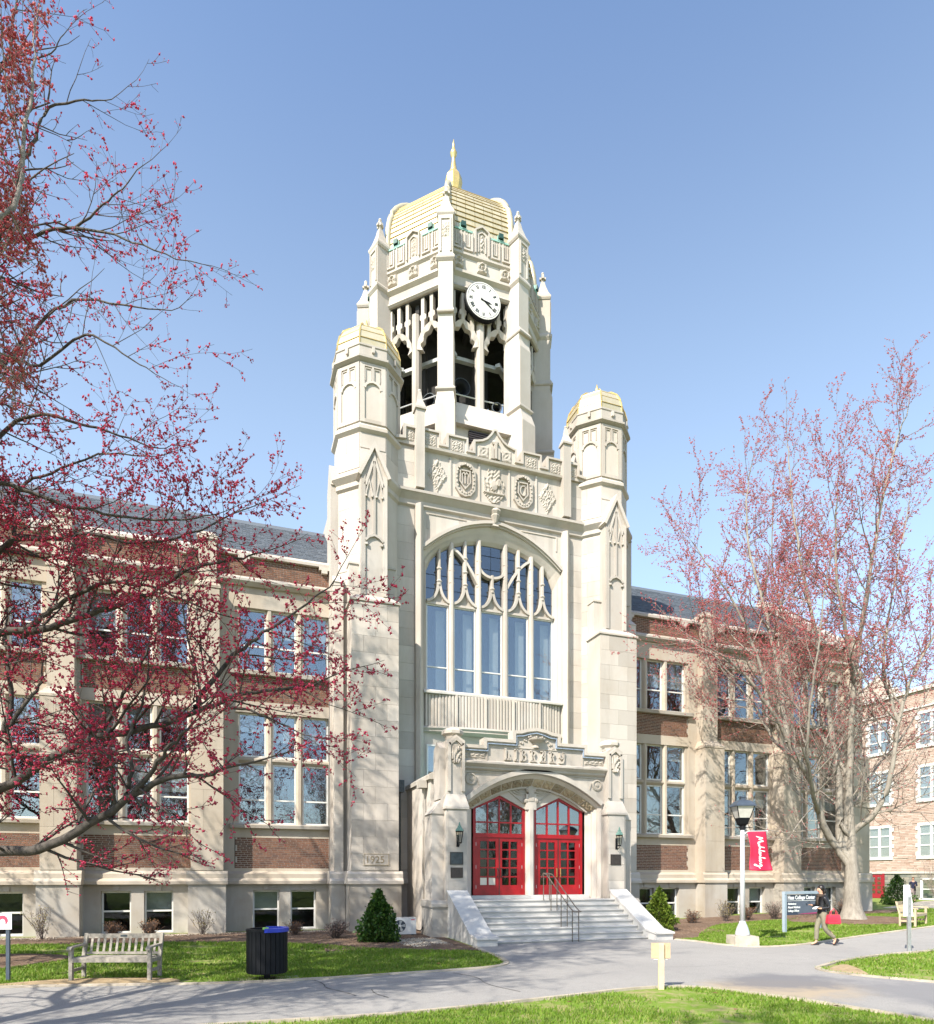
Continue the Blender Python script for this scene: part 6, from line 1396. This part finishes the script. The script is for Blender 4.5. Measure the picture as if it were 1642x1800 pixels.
part('lantern_glass', MB().loft([sq(.16, 3.86), sq(.255, 4.2)]), 'frost', lp)
fr_ = MB()
for sx, sy in ((-1, -1), (1, -1), (1, 1), (-1, 1)): fr_.tube([(sx*.165, sy*.165, 3.85), (sx*.262, sy*.262, 4.22)], .014, 4)
part('lantern_frame', fr_, 'iron', lp)
part('lantern_roof', MB().loft([sq(.3, 4.2), sq(.3, 4.235), sq(.2, 4.36), sq(.15, 4.39), sq(.07, 4.41), sq(.065, 4.47), sq(.085, 4.48), sq(.08, 4.52)]), 'postdark', lp)
part('banner_arm', MB().tube([(0, 0, 3.3), (.1, 0, 3.42), (.18, 0, 3.46), (.74, 0, 3.47)], .016, 6).ball((.75, 0, 3.47), .03), 'silver', lp)
bo = thing('banner', 'crimson cloth banner with white script hanging from the lamp post', 'banner', (LPX, LPY, gz(LPX, LPY)), R(-19.5))
def bsurf(u, v):                                        # u across 0..1, v down 0..1; the lower end blows outwards
    xl, xr = .13+.13*math.sin(min(1, v*1.6)*1.57)-.06*v, .70+.22*v
    x = xl+(xr-xl)*u; z = 3.465-1.19*v-.02*math.sin(u*3)*v
    y = -.05*math.sin(v*5+u*2.2)*v**.5-.09*v*(1-u)+.05*math.sin(u*6+v*3)*v+.05*max(0, .35-abs(v-.68-.18*u))
    return x, y, z
g_ = MB(); nu, nv = 14, 26
g_.v = [bsurf(i/nu, j/nv) for j in range(nv+1) for i in range(nu+1)]; g_.f = [(j*(nu+1)+i, j*(nu+1)+i+1, (j+1)*(nu+1)+i+1, (j+1)*(nu+1)+i) for j in range(nv) for i in range(nu)]
cl = part('cloth', g_, 'banner', bo, True); sm = cl.modifiers.new('thickness', 'SOLIDIFY'); sm.thickness = .004
SCR = [[(0, 0), (.06, .1), (.17, 1), (.24, .9), (.3, .12), (.42, .8), (.53, 1.05), (.57, .5), (.6, .05), (.68, .12)], [(.68, .4), (.69, .08), (.78, .02), (.88, .2), (.92, .42), (.92, .06), (1, .1)], [(1, .1), (1.14, .7), (1.2, 1.05), (1.13, 1.02), (1.08, 0), (1.14, .32), (1.25, .4), (1.29, .05), (1.38, .1)], [(1.38, .1), (1.52, .7), (1.58, 1.05), (1.51, 1.02), (1.45, .1), (1.53, .03), (1.62, .18)], [(1.6, .18), (1.72, .36), (1.66, .44), (1.59, .25), (1.64, .03), (1.78, .1)], [(1.79, .42), (1.81, .02), (1.88, .32), (1.98, .4), (2.01, .06), (2.08, .1)], [(2.08, .1), (2.24, .75), (2.29, 1.05), (2.21, 1.0), (2.15, .08), (2.26, .03), (2.34, .22), (2.28, .38)], [(2.36, .18), (2.5, .34), (2.45, .44), (2.38, .25), (2.43, .03), (2.56, .1)], [(2.58, .1), (2.65, .46), (2.72, .36), (2.74, .05), (2.84, .1)], [(3.02, .4), (2.92, .42), (2.86, .2), (2.94, .06), (3.03, .3), (3.05, .42), (3.06, -.2), (2.98, -.62), (2.86, -.6), (2.9, -.35), (3.2, .02), (3.3, .1)]]
tx_ = MB()
for st_ in SCR:
    P = smooth(st_, 2)
    q = [(.42+.36*b, .13+.245*a) for a, b in P]          # (u, v): letters stand sideways, tops to the right
    for (u0, v0), (u1, v1) in zip(q[:-1], q[1:]):
        d = Vector((u1-u0, (v1-v0)*2)); 
        if d.length < 1e-5: continue
        n_ = Vector((-d.y, d.x)).normalized()*.019
        c_ = [(u0+n_.x, v0+n_.y/2), (u1+n_.x, v1+n_.y/2), (u1-n_.x, v1-n_.y/2), (u0-n_.x, v0-n_.y/2)]
        tx_.add([(lambda p: (p[0], p[1]-.007, p[2]))(bsurf(*k)) for k in c_], [(0, 1, 2, 3)])
part('script', tx_, 'lettering', bo)
# blue direction sign
pL, pR = Vector((18.42, 18.54)), Vector((20.45, 18.95)); dv = pR-pL; ang = math.atan2(dv.y, dv.x); Ls = dv.length
sg = thing('direction_sign', 'navy blue campus sign with white lettering between two grey posts', 'sign', (pL.x, pL.y, gz(pL.x, pL.y)), ang)
h0 = 0
for x in (0, Ls): part('post', MB().loft([[(x-.06, -.05, z), (x+.06, -.05, z), (x+.06, .05, z), (x-.06, .05, z)] for z in (-.1, 1.36)]), 'postgrey', sg)
part('top_bar', MB().box(-.06, Ls+.06, -.06, .06, 1.36, 1.46), 'postgrey', sg)
part('panel', MB().box(.06, Ls-.06, -.03, .03, .62, 1.34), 'navy', sg)
cv = [(.062, .64)]; 
part('tint_field', MB().prism([(.75, .64), (Ls-.07, .64), (Ls-.07, 1.1), (.62, 1.1), (.55, .98), (.58, .8)], -.034, -.0315), 'navy2', sg)
part('magenta_line', MB().prism([(.75, .64), (Ls-.07, .64), (Ls-.07, .69), (.95, .66)], -.0365, -.035), 'magenta', sg)
part('rule', MB().box(.1, Ls-.1, -.036, -.0345, 1.115, 1.13), 'lettering', sg)
def sign_text(s_, x, z, size):
    o = put('lettering', text_mesh(s_, size, 'lettering', .001, bold=.004*size/.1), sg, (x, -.0385, z)); o.rotation_euler = (R(90), 0, 0)
sign_text('Haas College Center', .13, 1.175, .19); sign_text('Admissions', .14, .985, .105); sign_text('Alumni Relations', .14, .86, .105); sign_text('College Offices', .14, .735, .105)
# small signs
ls = thing('notice_sign', 'white notice with a red round emblem on a dark post at the left edge', 'sign', (-4.17, 15.72, gz(-4.17, 15.72)), R(-19.5))
part('post', MB().box(-.035, .035, -.02, .02, -.1, 1.3), 'postdark', ls); part('board', MB().box(-.27, .09, -.035, -.021, 1.04, 1.36), 'paper', ls)
c_ = [(-.09+.11*math.cos(a), 1.22+.1*math.sin(a)) for a in [2*math.pi*i/28 for i in range(28)]]; part('emblem', MB().prism(c_, -.0385, -.0355), 'signred', ls)
part('emblem_arch', MB().prism([(-.14, 1.13), (-.03, 1.13), (-.03, 1.19), (-.05, 1.235), (-.085, 1.25), (-.12, 1.235), (-.14, 1.19)], -.0415, -.039), 'paper', ls)
part('small_print', MB().box(-.22, .04, -.0385, -.0355, 1.085, 1.095).box(-.22, -.02, -.0385, -.0355, 1.062, 1.07), 'navy2', ls)
wsn = thing('stake_sign', 'plywood board on a pine stake seen from behind at the front lawn edge', 'sign', (7.61, 10.62, gz(7.61, 10.62)), R(-19.5))
part('stake', MB().box(-.05, .05, -.03, .015, -.15, .87), 'pine', wsn); part('board', MB().box(-.18, .18, .016, .03, .58, .87), 'ply', wsn); part('paper_edge', MB().box(-.13, .13, .0305, .034, .555, .8), 'paper', wsn)
ws = thing('path_sign', 'white two-part sign turned edge-on, on a galvanised pole at the right path', 'sign', (17.51, 13.26, gz(17.51, 13.26)), R(-19.5))
part('pole', MB().box(-.045, -.015, -.03, .03, -.15, 1.55).box(.015, .045, -.03, .03, -.15, 1.55).box(-.015, .015, -.005, .03, -.15, 1.55), 'steel', ws)
def slab(z0, z1, w0, w1): return MB().loft([[(-.12, .03, z), (w_-.12, .033, z), (w_-.12, .05, z), (-.12, .05, z)] for w_, z in ((w0, z0), (w1, z1))])
part('upper_board', slab(1.35, 1.86, .245, .155), 'paper', ws); part('lower_board', slab(1.0, 1.345, .26, .23), 'paper', ws)
for z in (1.1, 1.3, 1.5): part('bolt', MB().ball((0, -.032, z), .012, n=6, m=4), 'steel', ws)
# air-conditioning unit
ac = thing('air_conditioner', 'white outdoor air-conditioning unit on the ground beside the porch', 'air conditioner', (5.5, 22.0, gz(5.5, 22)), R(-6))
part('casing', MB().box(-.43, .43, -.15, .15, .06, .62), 'acwhite', ac); part('foot', MB().box(-.35, -.28, -.16, .16, 0, .06).box(.28, .35, -.16, .16, 0, .06), 'iron', ac)
fan = MB(Matrix.Translation((-.12, -.152, .34)) @ Matrix.Rotation(R(90), 4, 'X')); fan.lathe([(.235, -.002), (.235, .01), (.2, .012), (.2, -.002)], 28); part('fan_ring', fan, 'acwhite', ac)
dk = MB(Matrix.Translation((-.12, -.151, .34)) @ Matrix.Rotation(R(90), 4, 'X')); dk.lathe([(.21, -.001), (.21, .002)], 28); part('fan_well', dk, 'postdark', ac)
for k in range(5):
    bd = MB(Matrix.Translation((-.12, -.158, .34)) @ Matrix.Rotation(k*1.2566, 4, 'Y')); bd.prism([(-.02, .04), (.03, .05), (.09, .17), (-.01, .19)], 0, .004); part('fan_blade', bd, 'steel', ac)
gr = MB()
for r_ in (.06, .1, .14, .18): gr.M = Matrix.Translation((-.12, -.168, .34)) @ Matrix.Rotation(R(90), 4, 'X'); gr.loft([[((r_+e)*math.cos(2*math.pi*i/24), (r_+e)*math.sin(2*math.pi*i/24), 0) for i in range(24)] for e in (-.003, .003)], False)
part('fan_guard', gr, 'iron', ac)
hb = MB(Matrix.Translation((-.12, -.17, .34)) @ Matrix.Rotation(R(90), 4, 'X')); hb.lathe([(.05, 0), (.05, .006), (.03, .01)], 14); part('hub', hb, 'acwhite', ac); part('badge', MB().box(.26, .38, -.153, -.15, .53, .56), 'signred', ac)
part('hose', MB().tube([(.43, .05, .2), (.6, .05, .15), (.7, .1, .25), (.75, .3, .4)], .02, 6), 'iron', ac)
# ================================================================== people
def skin(name, verts, edges, rad, mat, parent, sub=2, root=0):
    me = bpy.data.meshes.new(name); me.from_pydata(verts, edges, []); me.materials.append(MT[mat]); o = put(name, me, parent)
    o.modifiers.new('skin', 'SKIN').use_smooth_shade = True
    for i, r_ in enumerate(rad):
        sv = me.skin_vertices[0].data[i] if me.skin_vertices else None
        if sv: sv.radius = r_ if isinstance(r_, tuple) else (r_, r_); sv.use_root = (i == root)
    o.modifiers.new('sub', 'SUBSURF').levels = sub; o.modifiers['sub'].render_levels = sub; return o
class Sk:
    def __init__(s): s.v = []; s.e = []; s.r = []
    def n(s, p, r_, par=None):
        s.v.append(p); s.r.append(r_)
        if par is not None: s.e.append((par, len(s.v)-1))
        return len(s.v)-1
    def chain(s, pts, par):
        for p, r_ in pts: par = s.n(p, r_, par)
        return par
    def hand(s, par, w, d, up):                          # palm, four fingers, thumb
        w, d, up = Vector(w), Vector(d).normalized(), Vector(up).normalized(); sd_ = d.cross(up)
        pm_ = s.n(tuple(w+d*.045), (.024, .016), par)
        for k, L in enumerate((.062, .07, .066, .052)):
            b0 = w+d*.08+sd_*(.018*(k-1.5)); a = s.n(tuple(b0), .0085, pm_); b_ = s.n(tuple(b0+d*L*.5-up*.008), .008, a); s.n(tuple(b0+d*L*.8-up*.03), .007, b_)
        a = s.n(tuple(w+d*.03+sd_*.035), .01, pm_); s.n(tuple(w+d*.07+sd_*.045), .0085, a)
def person(name, label, loc, rz, sc, c, walk=True, bare_hands=True, group=None):
    P = thing(name, label, 'person', loc, rz, group); P.scale = (sc,)*3
    b = Sk(); hip = b.n((0, 0, .92), (.1, .12)); ch = b.chain([((.0, 0, 1.08), (.085, .105)), ((.0, 0, 1.26), (.09, .12)), ((.01, 0, 1.38), (.06, .08))], hip)
    hd_ = b.chain([((.025, 0, 1.45), .044), ((.045, 0, 1.52), (.062, .055)), ((.055, 0, 1.585), (.083, .07)), ((.045, 0, 1.65), (.07, .064))], ch)
    b.n((.15, 0, 1.555), .012, b.n((.125, 0, 1.572), .022, hd_-1))      # nose
    legs = c['legs']; 
    for y, (kn, an, toe) in zip((.085, -.085), legs):
        k = b.chain([((0, y, .84), .075), ((kn[0]*.5, y, (.84+kn[1])/2), .066), ((kn[0], y, kn[1]), .052), (((kn[0]+an[0])/2, y, (kn[1]+an[1])/2+.06), .046), ((an[0], y, an[1]), .032)], hip); b.chain([((toe[0], y, toe[1]), (.03, .022))], k)
    for y, (el, wr, hdv) in zip((.165, -.165), c['arms']):
        s_ = 1 if y > 0 else -1; k = b.chain([((0, y*.95, 1.36), .05), (((el[0])*.5, y+s_*.03, (1.36+el[2])/2), .043), (el, .036), (tuple((Vector(el)+Vector(wr))/2), .032), (wr, .022)], ch); b.hand(k, wr, hdv, (0, 0, 1) if abs(hdv[2]) < .8 else (1, 0, 0))
    skin('body', b.v, b.e, b.r, c['skin'], P, 2, hip)
    t = Sk(); h_ = t.n((0, 0, .95), (.115, .135)); t.n((0, 0, 1.03), (.11, .13), h_)
    for y, (kn, an, toe) in zip((.085, -.085), legs): t.chain([((0, y, .84), .092), ((kn[0]*.5, y, (.84+kn[1])/2), .083), ((kn[0], y, kn[1]), .07), (((kn[0]+an[0])/2, y, (kn[1]+an[1])/2), .064), ((an[0]*.97+kn[0]*.03, y, an[1]+.05), .058)], h_)
    skin('trousers', t.v, t.e, t.r, c['trousers'], P, 2, h_)
    j = Sk(); r0 = j.n((0, 0, 1.1), (.11, .135)); j.chain([((0, 0, .97), (.13, .155)), ((-.01, 0, .86), (.135, .16))], r0); u_ = j.chain([((0, 0, 1.26), (.108, .145)), ((.005, 0, 1.37), (.085, .12)), ((.02, 0, 1.43), .06)], r0)
    for y, (el, wr, hdv) in zip((.165, -.165), c['arms']):
        s_ = 1 if y > 0 else -1; j.chain([((0, y*1.0, 1.36), .068), ((el[0]*.5, y+s_*.03, (1.36+el[2])/2), .058), (el, .053), (tuple((Vector(el)+Vector(wr))/2), .046), (tuple(Vector(wr)*.92+Vector(el)*.08), .04)], u_-1)
    skin('jacket', j.v, j.e, j.r, c['jacket'], P, 2, r0)
    hm = MB().ball((.015, 0, 1.62), .1, .088, .105, 12, 8); 
    if c.get('long'): hm.ball((-.06, 0, 1.53), .065, .075, .12, 9, 6).ball((-.07, .03, 1.4), .05, .06, .12, 8, 5)
    part('hair', hm, c['hair'], P, True)
    for y, (kn, an, toe) in zip((.085, -.085), legs):
        sh_ = MB(Matrix.Translation((an[0], y, an[1])) @ Matrix.Rotation(-math.atan2(toe[1]-an[1]+.055, toe[0]-an[0]) if True else 0, 4, 'Y')); sh_.loft([[(x, -w_, -.085), (x, w_, -.085), (x, w_*.9, h2), (x, -w_*.9, h2)] for x, w_, h2 in ((-.07, .028, -.02), (-.02, .036, -.02), (.06, .042, -.05), (.13, .04, -.062), (.165, .02, -.07))]); part('shoe', sh_, 'shoe', P)
    for y in (.03, -.03): part('eye', MB().ball((.126, y, 1.6), .012, .012, .008, 6, 4), 'hair', P)
    part('mouth', MB().box(.112, .122, -.02, .02, 1.518, 1.525), 'signred', P)
    return P
wx, wy = 16.84, 15.5; wz = gz(wx, wy)+.015; WR = R(163)
W = person('person', 'person in black jacket and olive trousers walking left while looking at a phone', (wx, wy, wz), WR, 1.06, dict(skin='skin', trousers='trouser', jacket='leather', hair='hair', long=True,
    legs=[((-.04, .47), (-.34, .16), (-.28, .04)), ((.1, .49), (.12, .085), (.26, .02))],
    arms=[((-.09, .22, 1.08), (.14, .17, 1.05), (1, -.3, .15)), ((.04, -.2, 1.1), (.27, -.06, 1.14), (1, .2, .25))]))
scf = MB(); scf.lathe([(.075, 1.36), (.115, 1.375), (.125, 1.41), (.1, 1.45), (.07, 1.46)], 14, .03, 0).loft([[(x, -.05, z), (x, .06, z), (x+.025, .06, z), (x+.025, -.05, z)] for x, z in ((.11, 1.4), (.135, 1.28), (.13, 1.14))]); part('scarf', scf, 'scarf', W, True)
Wm = Matrix.Translation((wx, wy, wz)) @ Matrix.Rotation(WR, 4, 'Z') @ Matrix.Scale(1.06, 4)
def held(name, label, cat, p): 
    q = Wm @ Vector(p); return thing(name, label, cat, q, WR)
hb_ = held('handbag', 'bright red leather handbag hanging from the walker\'s forearm', 'handbag', (-.17, .26, .62))
part('bag_body', MB().loft([[(-.19*k, -w_, z), (.19*k, -w_, z), (.19*k, w_, z), (-.19*k, w_, z)] for k, w_, z in ((.95, .075, 0), (1.02, .085, .04), (.98, .07, .17), (.9, .045, .28))]), 'bag', hb_)
part('flap', MB().box(-.1, .16, .083, .091, .09, .2).box(-.1, .16, .082, .094, .125, .14), 'bag', hb_)
for y in (-.045, .045): part('strap', MB().tube([(-.1, y, .26), (-.09, y*.6, .38), (-.01, y*.3, .46), (.07, y*.6, .38), (.1, y, .26)], .011, 6), 'bag', hb_)
part('zip', MB().box(-.16, .16, -.008, .008, .279, .287), 'brass', hb_)
ph = held('phone', 'dark phone held in the walker\'s raised hand', 'phone', (.39, -.02, 1.19)); part('case', MB().box(-.035, .035, -.005, .005, -.07, .07), 'iron', ph); part('screen', MB().box(-.03, .03, .0055, .007, -.06, .06), 'postdark', ph); ph.rotation_euler = (R(0), R(-60), WR)
pa = held('paper', 'white rolled papers tucked under the walker\'s arm', 'paper', (.17, .1, 1.0)); part('sheets', MB().loft([[(.13*math.cos(a), y, .11*math.sin(a)) for a in [R(20+i*16) for i in range(10)]] for y in (-.1, .1)], False, False), 'paper', pa)
fx, fy = 45.3, 34.0
person('person', 'distant person in navy jacket and mauve trousers on the walk by the brick hall', (fx, fy, gz(fx, fy)+.02), R(215), 1.0, dict(skin='skin', trousers='mauve', jacket='navycloth', hair='dryleaf',
    legs=[((.05, .48), (-.12, .1), (0, .02)), ((.1, .48), (.16, .085), (.3, .02))], arms=[((-.05, .22, 1.08), (.12, .14, 1.12), (1, -.2, .3)), ((-.05, -.22, 1.08), (.05, -.22, .86), (.4, 0, -1))]))
fb = thing('shoulder_bag', 'dark shoulder bag carried by the distant person at the brick hall', 'bag', (fx-.16, fy-.26, gz(fx, fy)+.78), R(215))
part('bag_body', MB().frus(0, 0, .3, .12, 0, .26, .08, .3), 'iron', fb); part('strap', MB().tube([(-.1, 0, .29), (-.03, .02, .6), (.1, 0, .29)], .012, 5), 'iron', fb)
for o in list(bpy.data.objects):
    if '_w' in o: del o['_w']
